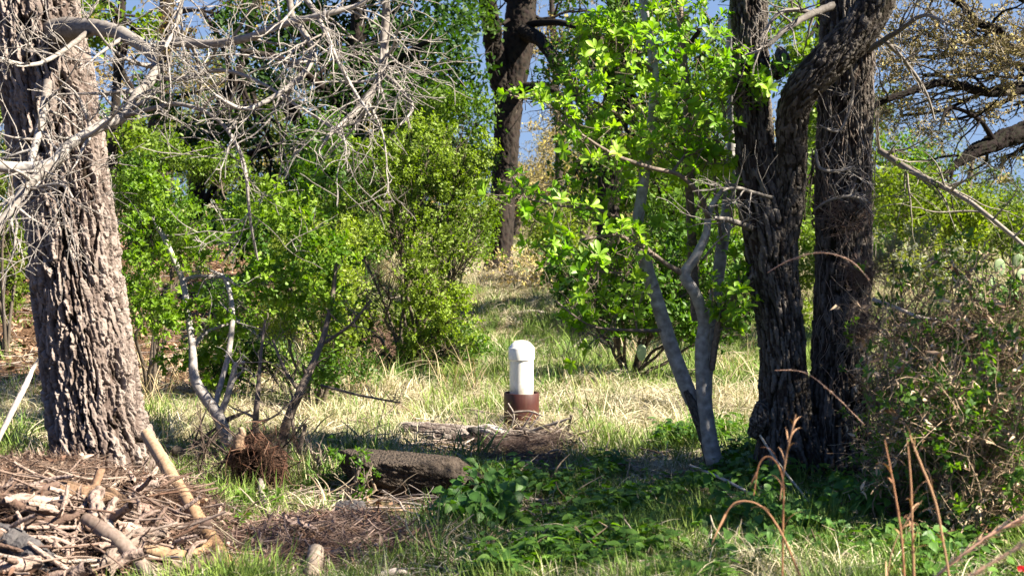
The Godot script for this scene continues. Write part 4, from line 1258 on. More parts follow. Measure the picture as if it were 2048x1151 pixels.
func build_logs_rocks() -> void:
	# the weathered log before the pipe
	var d := 8.35
	var b := at_ground(px(960, 890, d))
	var t := thing("fallen_log", "weathered grey log with split bark lying before the pipe", "log", b)
	var c := curve([[800, 860, d + .1, 30], [850, 868, d + .05, 48], [910, 876, d, 56], [970, 880, d, 52], [1020, 884, d, 46], [1060, 888, d, 34], [1110, 892, d, 26]], 10)
	part("bark_log", bark(c[0], c[1], 130, 0.010, 0.022, 4.5, Color(0.09, 0.07, 0.06), Color(0.22, 0.19, 0.17), Color(0.02, 0.015, 0.012), 61, M.bark), t)
	c = curve([[952, 858, d - .1, 10], [975, 860, d - .12, 26], [1000, 868, d - .14, 28], [1024, 880, d - .15, 16]], 8)
	part("bare_wood", bark(c[0], c[1], 60, 0.003, 0.02, 8.0, Color(0.28, 0.25, 0.225), Color(0.42, 0.385, 0.35), Color(0.10, 0.085, 0.07), 62, M.bark), t)
	c = curve([[936, 858, d - .1, 8], [948, 862, d - .12, 18], [962, 868, d - .12, 14]], 6)
	part("charred_knot", bark(c[0], c[1], 30, 0.004, 0.012, 2.0, Color(0.03, 0.028, 0.026), Color(0.05, 0.045, 0.04), Color(0.012, 0.012, 0.012), 63, M.bark), t)
	# heap of broken sticks at the right end of the log
	var hb := at_ground(px(1070, 900, 8.3))
	var h := thing("stick_heap", "heap of broken grey sticks at the right end of the log", "sticks", hb)
	for k in 95:
		var x := rf(1000, 1140)
		var y := rf(864, 908)
		var dd := 8.3 + rf(-0.25, 0.2)
		var p := px(x, y, dd)
		var dir := Vector3(rf(-1, 1), rf(-0.25, 0.35), rf(-0.5, 0.5)).normalized()
		var l := rf(0.12, 0.42)
		var cv := curve_w([p - dir * l * 0.5, p + rv() * 0.02, p + dir * l * 0.5], [rf(0.004, 0.012), rf(0.004, 0.011), 0.003], 4, 0.15)
		var mb := MB.new()
		var g := Color(0.07, 0.055, 0.048).lerp(Color(0.30, 0.265, 0.24), rng.randf())
		mb.tube(cv[0], cv[1], 6, g, g * 1.2, true)
		part("stick", mb.mesh(M.wood), h)
	for q in [[[1040, 868, 8.2, 8], [1090, 852, 8.15, 7], [1140, 836, 8.1, 4]], [[1022, 855, 8.2, 4], [1028, 830, 8.2, 4], [1016, 806, 8.2, 3]], [[1026, 824, 8.15, 4], [1060, 822, 8.15, 4], [1085, 832, 8.1, 2]], [[1000, 905, 8.1, 6], [1050, 880, 8.1, 5], [1110, 870, 8.1, 3]], [[1060, 856, 8.2, 5], [1072, 840, 8.2, 4], [1082, 828, 8.2, 2]], [[1090, 850, 8.3, 10], [1130, 880, 8.3, 12], [1160, 884, 8.3, 4]]]:
		var cv := curve(q, 5, 0.2)
		var mb := MB.new()
		mb.tube(cv[0], cv[1], 6, Color(0.22, 0.19, 0.17), Color(0.4, 0.36, 0.33), true)
		part("stick", mb.mesh(M.wood), h)
	var xf := []
	var cc := []
	for k in 420:
		var p := at_ground(px(rf(960, 1130), 900, rf(6.9, 8.25)), rf(0.0, 0.06))
		xf.append(Transform3D(Basis.from_euler(Vector3(rf(-0.5, 0.5), rf(0, TAU), rf(-0.5, 0.5))).scaled(Vector3.ONE * rf(0.04, 0.12)), p))
		cc.append(Color(0.10, 0.065, 0.055).lerp(Color(0.30, 0.23, 0.20), rng.randf()))
	scatter("brushwood", S.fibre1, xf, cc, h)
	# rocks
	var s := 6.9 / F
	rock("boulder", "large flat dark brown boulder below the log", at_ground(px(812, 965, 6.75), 0.11), Vector3(128, 52, 74) * s, 4, Color(0.10, 0.085, 0.073), 0.15, -0.08)
	rock("boulder", "smaller slab leaning on the left of the big boulder", at_ground(px(745, 960, 6.75), 0.10), Vector3(52, 24, 36) * s, 9, Color(0.125, 0.108, 0.094), 0.4, 0.22)
	rock("stone", "bluish grey rounded stone beside the lower debris", at_ground(px(695, 1075, 6.0), 0.05), Vector3(40, 32, 34) * 6.0 / F, 13, Color(0.16, 0.16, 0.175), 0.9)
	rock("stone", "flat grey stone in shade beside the bluish one", at_ground(px(742, 1082, 5.95), 0.02), Vector3(40, 18, 30) * 6.0 / F, 17, Color(0.19, 0.17, 0.155), 0.2)
	rock("stone", "small mottled grey stone in the grass right of the vine", at_ground(px(1206, 1000, 6.5), 0.02), Vector3(24, 19, 20) * 6.5 / F, 23, Color(0.2, 0.21, 0.22), 0.5)
	rock("stone", "half buried pale stone under the stick heap", at_ground(px(1045, 965, 6.9), 0.02), Vector3(40, 14, 26) * 6.9 / F, 29, Color(0.34, 0.29, 0.26), 0.3)
	# fallen log behind on the left with brushwood (under the shrubs)
	var p := on_ground(850, 730)
	var t2 := thing("rotten_log", "rotten reddish log among twigs under the yellow green shrub", "log", p)
	var dd := -p.z
	var c2 := curve([[790, 735, dd, 26], [840, 732, dd, 30], [880, 733, dd, 26], [912, 734, dd, 22]], 8)
	part("bark_log", bark(c2[0], c2[1], 70, 0.008, 0.02, 4.0, Color(0.20, 0.11, 0.075), Color(0.33, 0.22, 0.16), Color(0.05, 0.03, 0.02), 71, M.bark), t2)
	xf = []
	cc = []
	for k in 240:
		var q := at_ground(px(rf(740, 910), 720, dd + rf(-0.5, 0.6)), rf(0.0, 0.22))
		xf.append(Transform3D(Basis.from_euler(Vector3(rf(-0.9, 0.9), rf(0, TAU), rf(-0.9, 0.9))).scaled(Vector3.ONE * rf(0.12, 0.3)), q))
		cc.append(Color(0.20, 0.12, 0.09).lerp(Color(0.40, 0.28, 0.22), rng.randf()))
	scatter("brushwood", S.fibre0, xf, cc, t2)
	# curved dead stick lying in the far grass
	var e := on_ground(1050, 632)
	var cv := curve([[1012, 636, -e.z, 5], [1035, 626, -e.z, 8], [1065, 622, -e.z, 8], [1095, 626, -e.z, 4]], 6, 0.1)
	var mb3 := MB.new()
	mb3.tube(cv[0], cv[1], 7, Color(0.3, 0.26, 0.22), Color(0.42, 0.38, 0.34), true)
	single("fallen_stick", mb3.mesh(M.wood), "curved grey stick lying in the far grass above the pipe", "stick")
	# prickly pear pads
	pear("prickly_pear", "single pale prickly pear pad in the grass by the dark shrub", [[1283, 705, 10, 17, 0.0], [1287, 668, 7, 9, 0.2]], 11.0, Color(0.22, 0.30, 0.17))
	pear("prickly_pear", "prickly pear clump at the right edge behind the brush", [[1985, 570, 15, 21, 0.3], [2025, 595, 16, 22, -0.3], [1955, 605, 14, 19, -0.2], [2000, 535, 13, 18, 0.1], [2046, 556, 16, 20, 0.4], [2036, 522, 12, 15, -0.4], [1998, 612, 15, 20, 0.1]], 9.0, Color(0.15, 0.21, 0.10))

func pear(called: String, label: String, pads: Array, d: float, col: Color) -> void:
	var q: Array = pads[0]
	var t := thing(called, label, "cactus", at_ground(px(q[0], q[1] + 40, d)))
	for p in pads:
		var c := px(p[0], p[1], d + rf(-0.1, 0.1))
		var st := SurfaceTool.new()
		st.begin(Mesh.PRIMITIVE_TRIANGLES)
		var R := 14
		var Q := 22
		var bs := Basis.from_euler(Vector3(0, rf(-0.7, 0.7), p[4]))
		for k in R + 1:
			for j in Q + 1:
				var a := PI * k / R
				var b := TAU * (j % Q) / Q
				var w := sin(a) * (1.0 + 0.18 * cos(a))
				st.set_color(col * rf(0.93, 1.07))
				st.add_vertex(c + bs * (Vector3(w * cos(b) * p[2], cos(a) * p[3], w * sin(b) * p[2] * 0.22) * d / F))
		for k in R:
			for j in Q:
				var a0 := k * (Q + 1) + j
				for e in [a0, a0 + 1, a0 + Q + 1, a0 + 1, a0 + Q + 2, a0 + Q + 1]:
					st.add_index(e)
		st.generate_normals()
		st.set_material(M.cactus)
		part("pad", st.commit(), t)

# ---------------------------------------------------------------- flood debris at the foot of the left tree
func mound(ctr: Vector3, rx: float, rz: float, h: float, col: Color, col2: Color, sd: int) -> ArrayMesh:
	var f := FastNoiseLite.new()
	f.frequency = 3.0
	f.fractal_octaves = 4
	f.seed = sd
	var st := SurfaceTool.new()
	st.begin(Mesh.PRIMITIVE_TRIANGLES)
	var n := 90
	for k in n + 1:
		for j in n + 1:
			var u := k * 2.0 / n - 1.0
			var v := j * 2.0 / n - 1.0
			var x := ctr.x + u * rx
			var z := ctr.z + v * rz
			var q := maxf(0.0, 1.0 - (u * u + v * v))
			var y := ground_y(x, z) - 0.06 + (h + 0.03) * pow(q, 0.7) + 0.04 * f.get_noise_2d(x * 5.0, z * 5.0) * smoothstep(0.0, 0.3, q)
			st.set_color(col.lerp(col2, 0.5 + 0.5 * f.get_noise_2d(x * 4.0, z * 4.0)))
			st.add_vertex(Vector3(x, y, z))
	for k in n:
		for j in n:
			var a := k * (n + 1) + j
			for e in [a, a + n + 1, a + 1, a + 1, a + n + 1, a + n + 2]:
				st.add_index(e)
	st.generate_normals()
	st.set_material(M.soil)
	return st.commit()

func pile_top(ctr: Vector3, rx: float, rz: float, h: float, x: float, z: float) -> float:
	var u := (x - ctr.x) / rx
	var v := (z - ctr.z) / rz
	return ground_y(x, z) + h * pow(maxf(0.0, 1.0 - u * u - v * v), 0.7)

func stick(list: Array, name_: String, label: String, col: Color, col2: Color, group := "", sides := 12, wob := 0.08, parent: Node3D = null) -> Node3D:
	var c := curve(list, 8, wob)
	var mb := MB.new()
	mb.tube(c[0], c[1], sides, col, col2, true)
	if parent:
		return part(name_, mb.mesh(M.wood), parent)
	return single(name_, mb.mesh(M.wood), label, "stick", group)

func build_debris() -> void:
	var c0 := at_ground(Vector3(-2.28, 0, -5.6))
	var t := thing("debris_pile", "heap of flood washed straw, bark and twigs round the left trunk", "debris", c0)
	var rx := 1.18
	var rz := 1.25
	var h := 0.26
	part("mound", mound(c0, rx, rz, h, Color(0.10, 0.06, 0.045), Color(0.20, 0.13, 0.095), 3), t)
	var lay := func(list: Array, lift := 0.5) -> Array:
		var o := []
		for q in list:
			var dd := 4.6
			while dd < 7.4:
				var p := px(q[0], q[1], dd)
				if p.y <= pile_top(c0, rx, rz, h, p.x, p.z) + 0.02:
					break
				dd += 0.02
			o.append([q[0], q[1], dd - lift * q[3] * dd / F, q[3]])
		return o
	var kinds := ["fibre0", "fibre1", "twig0", "twig1", "curled"]
	var fx := [[], [], [], [], []]
	var fc := [[], [], [], [], []]
	for k in 6500:
		var a := rf(0, TAU)
		var q := sqrt(rng.randf()) * 1.03
		var x := c0.x + cos(a) * q * rx
		var z := c0.z + sin(a) * q * rz
		if nz.get_noise_2d(x * 3.0, z * 3.0) < -0.22 and k % 3 > 0:
			continue
		var w := (rng.randi() % 2) if k % 4 == 0 else 2 + rng.randi() % 3
		var y := pile_top(c0, rx, rz, h, x, z) + rf(-0.01, 0.04)
		var sz := rf(0.03, 0.13) if w < 2 else (rf(0.05, 0.24) if w < 4 else rf(0.015, 0.045))
		fx[w].append(Transform3D(Basis.from_euler(Vector3(rf(-0.8, 0.8), rf(0, TAU), rf(-0.6, 0.6))).scaled(Vector3.ONE * sz), Vector3(x, y, z)))
		var s := rng.randf()
		fc[w].append(Color(0.11, 0.064, 0.045).lerp(Color(0.44, 0.335, 0.27), s * s) * rf(0.65, 1.15))
	for w in 5:
		scatter("straw" if w < 2 else ("twigs" if w < 4 else "bark_bits"), S[kinds[w]], fx[w], fc[w], t)
	# bark slabs and wood pieces in the heap, each a part
	for k in 105:
		var sx := rf(-20, 430)
		var sy := rf(945, 1160)
		if sx > 300 + (sy - 940) * 0.75:
			continue
		var hit: Array = lay.call([[sx, sy, 0, 0]])[0]
		var p := px(sx, sy, hit[2]) + Vector3(0, rf(0.0, 0.045), 0)
		var yaw := rf(0, TAU)
		var dir := Vector3(cos(yaw), rf(-0.75, 0.6), sin(yaw)).normalized()
		var r := rf(0.004, 0.012) if k > 22 else rf(0.014, 0.03)
		var l := rf(0.10, 0.34) if k > 22 else rf(0.14, 0.26)
		var cv := curve_w([p - dir * l * 0.5, p - dir * l * 0.15 + rv() * l * 0.06, p + dir * l * 0.2 + rv() * l * 0.06, p + dir * l * 0.5], [r * 0.8, r, r * 0.85, r * 0.45], 6, 0.1)
		var g := Color(0.07, 0.044, 0.033).lerp(Color(0.25, 0.19, 0.16), rng.randf())
		part("wood_piece", bark(cv[0], cv[1], 15, r * 0.25, r * 0.6, 8.0, g, g * 1.3, g * 0.3, k, M.bark), t)
	for k in 70:
		var sx := rf(-20, 420)
		var sy := rf(950, 1165)
		var hit: Array = lay.call([[sx, sy, 0, 0]])[0]
		var p := px(sx, sy, hit[2]) + Vector3(0, rf(0.01, 0.05), 0)
		var dir := (Vector3(1, rf(-0.5, 0.3), rf(-0.8, 0.8)) * (1.0 if rng.randf() < 0.5 else -1.0)).normalized()
		var l := rf(0.1, 0.4)
		var cv := curve_w([p - dir * l * 0.5, p + rv() * l * 0.08, p + dir * l * 0.5], [rf(0.002, 0.006), rf(0.002, 0.006), 0.0015], 5, 0.15)
		var mb := MB.new()
		var g := Color(0.15, 0.09, 0.065).lerp(Color(0.40, 0.33, 0.285), rng.randf())
		mb.tube(cv[0], cv[1], 5, g, g * 1.1, true)
		part("twig", mb.mesh(M.wood), t)
	# big rotten chunks seen in the pile
	var big := [[[70, 985, 6.35, 40], [130, 992, 6.3, 62], [210, 1005, 6.2, 58], [262, 1018, 6.15, 26]], [[-40, 1055, 5.7, 46], [20, 1085, 5.65, 60], [70, 1112, 5.6, 54], [110, 1135, 5.6, 30]], [[225, 1010, 6.0, 30], [290, 1025, 5.95, 36], [345, 1055, 5.9, 22]], [[205, 1150, 5.4, 30], [235, 1100, 5.5, 40], [280, 1075, 5.6, 36], [330, 1065, 5.65, 20]], [[-30, 1000, 6.1, 30], [30, 1010, 6.05, 40], [70, 1025, 6.0, 22]]]
	for k in big.size():
		var cv := curve(lay.call(big[k], 0.25), 8, 0.06)
		var g := [Color(0.13, 0.085, 0.055), Color(0.06, 0.056, 0.056), Color(0.15, 0.105, 0.085), Color(0.14, 0.11, 0.092), Color(0.13, 0.092, 0.076)][k] as Color
		part("wood_chunk", bark(cv[0], cv[1], 60, 0.010, 0.022, 6.0, g, g * 1.45, g * 0.3, 80 + k, M.bark), t)
	# the long peeled stick that leans on the trunk
	var d := 6.0
	var o := at_ground(px(455, 1150, 5.5))
	var ps := thing("peeled_stick", "long peeled tan stick slanting down from the left trunk", "stick", o)
	var tan1 := Color(0.36, 0.22, 0.12)
	var tan2 := Color(0.46, 0.33, 0.22)
	var over := func(list: Array) -> Array:
		var ov := []
		var lo: Array = lay.call(list, 0.7)
		for k in list.size():
			ov.append([list[k][0], list[k][1], minf(list[k][2], lo[k][2]), list[k][3]])
		return ov
	stick(over.call([[292, 868, 6.6, 24], [330, 930, 6.25, 28], [350, 968, 6.05, 32], [385, 1020, 5.75, 29], [420, 1075, 5.45, 33], [440, 1110, 5.28, 36], [468, 1165, 5.0, 42]]), "shaft", "", tan2, tan1, "", 16, 0.05, ps)
	stick(over.call([[430, 1085, 5.4, 28], [400, 1100, 5.3, 24], [370, 1112, 5.22, 24], [320, 1104, 5.2, 26], [288, 1098, 5.2, 16]]), "side_branch", "", tan1 * 0.9, tan2 * 0.85, "", 14, 0.06, ps)
	stick(over.call([[382, 1015, 5.77, 16], [396, 1004, 5.72, 13], [412, 1000, 5.7, 10]]), "stub", "", tan1, tan2, "", 9, 0.08, ps)
	stick(over.call([[344, 975, 6.0, 14], [336, 968, 5.97, 11], [340, 962, 5.95, 6]]), "stub", "", tan1, tan2, "", 9, 0.08, ps)
	# other named sticks
	stick([[165, 1040, 5.35, 15], [178, 1000, 5.37, 16], [190, 970, 5.4, 17], [201, 938, 5.42, 17]], "upright_stick", "short brown stick standing up out of the debris pile", Color(0.26, 0.16, 0.10), Color(0.34, 0.22, 0.15))
	stick(lay.call([[172, 1040, 5.85, 30], [205, 1062, 5.8, 34], [240, 1085, 5.75, 34], [290, 1140, 5.6, 28], [310, 1175, 5.5, 26]], 1.2), "thick_stick", "thick grey pink stick running down the front of the pile", Color(0.2, 0.15, 0.125), Color(0.3, 0.25, 0.22))
	stick(lay.call([[186, 980, 6.0, 14], [195, 1005, 5.95, 20], [212, 1040, 5.9, 22], [220, 1062, 5.85, 18]], 1.2), "thick_stick", "pale lichen covered stick end behind the upright one", Color(0.3, 0.27, 0.245), Color(0.36, 0.33, 0.3))
	stick(lay.call([[-20, 1105, 5.4, 8], [70, 1122, 5.4, 9], [180, 1120, 5.4, 8], [260, 1110, 5.4, 7], [300, 1090, 5.4, 4]], 1.2), "thin_stick", "long thin grey twig curving across the front of the pile", Color(0.38, 0.33, 0.30), Color(0.5, 0.46, 0.42))
	stick(lay.call([[0, 1130, 5.3, 6], [90, 1136, 5.3, 6], [190, 1130, 5.3, 6], [270, 1105, 5.3, 4]], 1.2), "thin_stick", "thin grey twig just below the long curving one", Color(0.34, 0.29, 0.26), Color(0.48, 0.44, 0.4))
	stick(lay.call([[290, 1075, 5.5, 9], [330, 1105, 5.5, 9], [365, 1125, 5.45, 9], [400, 1160, 5.4, 8]], 1.2), "thin_stick", "grey pink twig beside the peeled stick at the bottom", Color(0.36, 0.28, 0.25), Color(0.48, 0.4, 0.36))
	stick([[120, 880, 6.5, 5], [135, 905, 6.45, 6], [152, 930, 6.4, 5]], "thin_stick", "pale twig leaning on the foot of the trunk", Color(0.42, 0.33, 0.28), Color(0.5, 0.42, 0.36))
	stick([[-20, 910, 7.6, 8], [20, 830, 7.7, 12], [50, 770, 7.8, 12], [66, 735, 7.9, 8], [78, 716, 7.9, 4]], "pale_stick", "pale bare stick leaning up left of the trunk", Color(0.5, 0.44, 0.4), Color(0.6, 0.54, 0.5))
	stick(lay.call([[180, 1012, 5.9, 5], [240, 960, 6.1, 5], [285, 938, 6.2, 4]], 1.2), "thin_stick", "light straw coloured twig on top of the pile", Color(0.5, 0.42, 0.34), Color(0.58, 0.5, 0.42))
	# small dark tangle of roots left of the trunk foot
	var rb := at_ground(px(90, 945, 6.9))
	var rt := thing("root_tangle", "dark netlike root tangle left of the trunk foot", "debris", rb)
	var rm := MB.new()
	for k in 60:
		var p := px(rf(62, 125), rf(915, 955), 6.85 + rf(-0.1, 0.1))
		var cv := curve_w([p, p + rv() * 0.05, p + rv() * 0.1], [0.004, 0.003, 0.002], 3, 0.2)
		rm.tube(cv[0], cv[1], 4, Color(0.10, 0.075, 0.06), Color(0.3, 0.27, 0.24), false)
	part("roots", rm.mesh(M.wood), rt).set_meta("kind", "stuff")
	# second heap at the bottom, in the middle left
	var c1 := at_ground(px(650, 1120, 5.5))
	var t2 := thing("debris_pile", "low heap of reddish twigs and straw at the bottom centre left", "debris", c1)
	part("mound", mound(c1, 0.36, 0.40, 0.10, Color(0.13, 0.08, 0.06), Color(0.24, 0.16, 0.12), 8), t2)
	fx = [[], [], [], []]
	fc = [[], [], [], []]
	for k in 900:
		var a := rf(0, TAU)
		var q := sqrt(rng.randf()) * 1.2
		var x := c1.x + cos(a) * q * 0.40
		var z := c1.z + sin(a) * q * 0.44
		var w := 0 if k % 5 == 0 else 1 + rng.randi() % 3
		var sz := rf(0.04, 0.12) if w == 0 else (rf(0.06, 0.28) if w < 3 else rf(0.015, 0.04))
		fx[w].append(Transform3D(Basis.from_euler(Vector3(rf(-0.6, 0.6), rf(0, TAU), rf(-0.5, 0.5))).scaled(Vector3.ONE * sz), Vector3(x, pile_top(c1, 0.40, 0.44, 0.10, x, z) + rf(0.0, 0.035), z)))
		fc[w].append(Color(0.15, 0.08, 0.055).lerp(Color(0.42, 0.32, 0.27), rng.randf()))
	for w in 4:
		scatter(["straw", "twigs", "twigs", "bark_bits"][w], S[["fibre1", "twig1", "twig2", "curled"][w]], fx[w], fc[w], t2)
	stick([[622, 1170, 5.0, 34], [628, 1130, 5.08, 36], [632, 1096, 5.16, 30]], "stump_end", "pale cut stub standing in the low twig heap", Color(0.26, 0.21, 0.17), Color(0.38, 0.32, 0.26), "", 14, 0.06)
	stick([[500, 1160, 5.2, 8], [530, 1120, 5.3, 7], [552, 1085, 5.4, 5], [556, 1062, 5.4, 3]], "thin_stick", "pale forked twig left of the cut stub", Color(0.5, 0.44, 0.4), Color(0.6, 0.55, 0.5))
	stick([[560, 1040, 5.8, 6], [600, 1078, 5.75, 6], [640, 1100, 5.7, 4]], "thin_stick", "thin twig slanting into the low twig heap", Color(0.4, 0.33, 0.29), Color(0.5, 0.44, 0.4))
	stick([[740, 1165, 4.95, 14], [770, 1148, 5.0, 16], [800, 1142, 5.02, 14], [820, 1150, 5.05, 8]], "pale_stick", "pale bent stick at the bottom edge right of the heap", Color(0.48, 0.42, 0.38), Color(0.58, 0.52, 0.47))
	# brown leaf litter and twigs lying about
	var lx := []
	var lc := []
	for k in 26000:
		var dd := 5.0 + 17.0 * pow(rng.randf(), 1.3)
		var x := rf(-0.46, 0.42) * dd
		var bank := (1.0 - smoothstep(-2.6, -1.0, x + 0.06 * dd - 0.6)) * smoothstep(8.5, 10.5, dd)
		var near := 1.0 - smoothstep(6.0, 8.0, dd)
		if x > -1.3 and x < 0.5:
			near *= 2.2
		if rng.randf() > 0.10 + bank + near * 0.4:
			continue
		var p := at_ground(Vector3(x, 0, -dd), 0.012)
		var s := rf(0.03, 0.075) * (1.0 + bank * 0.6)
		lx.append(Transform3D(Basis.from_euler(Vector3(rf(-0.6, 0.6), rf(0, TAU), rf(-0.6, 0.6))).scaled(Vector3.ONE * s), p))
		lc.append(Color(0.15, 0.085, 0.05).lerp(Color(0.42, 0.27, 0.18), rng.randf()) * rf(0.7, 1.2))
	var ll := scatter("fallen_leaves", S.fallen, lx, lc, self)
	tag(ll, "dry brown fallen leaves covering the left bank", "leaves", "", "stuff")
	lx = []
	lc = []
	for k in 5200:
		var dd := 5.0 + 12.0 * pow(rng.randf(), 1.3)
		var x := rf(-0.44, 0.42) * dd
		lx.append(Transform3D(Basis.from_euler(Vector3(rf(-0.2, 0.2), rf(0, TAU), rf(-0.3, 0.3))).scaled(Vector3(1, 0.8, 0.8) * rf(0.12, 0.5)), at_ground(Vector3(x, 0, -dd), 0.03)))
		lc.append(Color(0.22, 0.16, 0.13).lerp(Color(0.5, 0.44, 0.39), rng.randf()))
	var lt := scatter("fallen_twigs", S.twig0, lx, lc, self)
	tag(lt, "small broken twigs scattered through the grass", "twigs", "", "stuff")

# ---------------------------------------------------------------- shrubs and roots at the left middle
func build_left_shrub() -> void:
	var st := Color(0.17, 0.14, 0.12)
	# grey leaning stem with forks, with leaves
	var d := 7.4
	var base := at_ground(px(460, 940, d))
	var t := thing("leafy_shrub", "grey stemmed shrub with fresh green leaves right of the left trunk", "shrub", base)
	var gs := Color(0.36, 0.34, 0.33)
	for l in [[[462, 950, d, 26], [454, 890, d, 26], [438, 835, d, 25], [412, 795, d + .05, 24], [388, 755, d + .1, 20], [384, 690, d + .2, 14], [374, 620, d + .3, 13], [364, 560, d + .4, 12], [330, 480, d + .5, 10], [310, 450, d + .5, 7]],
		[[436, 832, d, 14], [452, 800, d, 13], [466, 750, d, 13], [472, 728, d, 9], [490, 724, d, 5]],
		[[428, 815, d, 12], [440, 770, d + .1, 11], [458, 700, d + .2, 11], [464, 620, d + .3, 11], [450, 560, d + .4, 9], [420, 540, d + .4, 6]],
		[[384, 690, d + .2, 9], [420, 660, d + .3, 7], [480, 640, d + .4, 5]],
		[[364, 560, d + .4, 9], [400, 552, d + .4, 7], [450, 556, d + .4, 6], [470, 570, d + .4, 4]]]:
		var c := curve(l, 7, 0.06)
		var mb := MB.new()
		mb.tube(c[0], c[1], 10, gs, gs * 1.2, true)
		var tips := []
		twigs(mb, c[0], c[1], 7, 0.22, 1, gs * 0.7, gs, Vector3(0, 0.1, 0), tips, 0.4)
		part("stem", mb.mesh(M.wood), t)
	var cl := cl_list([[300, 370, 55, 50], [270, 450, 40, 45], [300, 520, 55, 40], [345, 560, 60, 40], [420, 630, 60, 40], [405, 715, 40, 40], [350, 430, 60, 40], [430, 490, 60, 50], [370, 640, 40, 30], [430, 760, 40, 25], [320, 640, 50, 45], [290, 600, 50, 40], [360, 720, 50, 40], [470, 420, 50, 50], [260, 530, 40, 40]], 8.0, 0.9, 0.4)
	foliage(t, "foliage", set_of("rosette"), cl, 2.6, 0.034, Color(0.09, 0.19, 0.012), Color(0.25, 0.38, 0.035), -0.08)
	# dark stem rising right, from the root ball
	var d2 := 7.3
	var b2 := at_ground(px(560, 950, d2))
	var t2 := thing("leafy_shrub", "dark slanting stemmed shrub with green leaves above the root ball", "shrub", b2)
	for l in [[[552, 980, d2, 20], [562, 900, d2, 20], [572, 850, d2, 20], [596, 790, d2, 18], [622, 735, d2 + .1, 15], [644, 680, d2 + .2, 12], [664, 600, d2 + .3, 10], [672, 520, d2 + .4, 7]],
		[[512, 960, d2, 12], [512, 900, d2, 16], [510, 850, d2, 14], [514, 800, d2, 11], [520, 720, d2 + .1, 7], [530, 640, d2 + .2, 5]],
		[[600, 785, d2, 8], [570, 740, d2 + .1, 6], [545, 680, d2 + .2, 5]], [[640, 690, d2 + .2, 8], [700, 650, d2 + .2, 6], [740, 600, d2 + .2, 4]],
		[[610, 850, d2 - .1, 8], [596, 920, d2 - .15, 12], [594, 980, d2 - .15, 13], [596, 1030, d2 - .15, 11]], [[596, 905, d2 - .1, 8], [585, 850, d2 - .1, 6], [582, 820, d2 - .1, 4]], [[640, 770, d2, 6], [720, 790, d2, 5], [800, 805, d2, 3]]]:
		var c := curve(l, 7, 0.08)
		var mb := MB.new()
		mb.tube(c[0], c[1], 9, st * 0.8, st * 1.3, true)
		var tips := []
		twigs(mb, c[0], c[1], 9, 0.2, 1, st, st * 2.0, Vector3(0, 0.1, 0), tips, 0.3)
		part("stem", mb.mesh(M.wood), t2)
	cl = cl_list([[480, 660, 50, 45], [540, 620, 70, 60], [600, 560, 70, 60], [610, 660, 70, 50], [530, 720, 55, 35], [660, 620, 55, 60], [570, 500, 70, 60], [640, 500, 60, 50], [500, 560, 60, 60], [560, 420, 60, 50], [620, 400, 60, 50], [690, 690, 50, 30], [590, 740, 40, 25], [480, 740, 50, 35], [640, 740, 50, 30], [690, 560, 50, 50], [720, 640, 50, 40], [550, 780, 50, 20], [440, 690, 40, 40]], 8.0, 0.9, 0.5)
	foliage(t2, "foliage", set_of("sprig"), cl, 3.6, 0.075, Color(0.08, 0.18, 0.012), Color(0.23, 0.36, 0.035), -0.08)
	# low sprigs in front of the boulder and along the bottom
	var n := 0
	for q in [[715, 920, 30, 22, 6.5, "sprig of fresh leaves before the left end of the boulder"], [700, 985, 40, 25, 6.3, "low leafy sprout left of the boulder"], [520, 1000, 50, 30, 6.2, "leafy sprout beside the peeled stick"], [480, 1060, 40, 30, 5.8, "small leafy sprout at the bottom near the peeled stick"], [640, 900, 40, 40, 6.9, "leafy sprout right of the root ball"]]:
		var c2 := [clump(q[0], q[1], q[2], q[3], q[4], 1.0), clump(q[0] + 20, q[1] + 25, q[2] * 0.8, q[3] * 0.8, q[4], 1.0)]
		shrub("leafy_sprout", q[5], "plant", q[0], q[1] + 60, q[4], c2, set_of("rosette"), 1.6, 0.03, Color(0.07, 0.16, 0.015), Color(0.15, 0.27, 0.03), st, -0.3, 8)
	# root ball and dark fallen trunk beside it
	var rb := at_ground(px(515, 985, 6.75))
	var r := thing("root_ball", "clod of reddish roots and soil held up by the dark shrub stems", "root ball", rb)
	for q in [[[505, 985, 6.75, 10], [494, 955, 6.75, 44], [494, 920, 6.75, 74], [506, 892, 6.75, 58], [508, 866, 6.75, 16]], [[558, 1010, 6.75, 8], [550, 968, 6.75, 34], [546, 930, 6.75, 56], [560, 898, 6.75, 20]], [[462, 912, 6.75, 10], [505, 928, 6.68, 54], [548, 952, 6.72, 24]]]:
		var cv := curve(q, 8, 0.06)
		part("clod", bark(cv[0], cv[1], 110, 0.022, 0.018, 1.6, Color(0.03, 0.017, 0.012), Color(0.085, 0.046, 0.032), Color(0.007, 0.005, 0.004), int(q[0][0]), M.bark), r)
	var hr := MB.new()
	for k in 60:
		var p := px(rng.randfn(515.0, 30.0), rng.randfn(905.0, 24.0), 6.62 + rf(-0.06, 0.1))
		var dn := p + Vector3(rf(-0.1, 0.1), rf(-0.26, 0.08), rf(-0.05, 0.06))
		var cv := curve_w([p, p.lerp(dn, 0.5) + rv() * 0.03, dn], [0.003, 0.0024, 0.0015], 3, 0.1)
		hr.tube(cv[0], cv[1], 3, Color(0.14, 0.065, 0.04), Color(0.30, 0.20, 0.15), false)
	var bx := []
	var bc := []
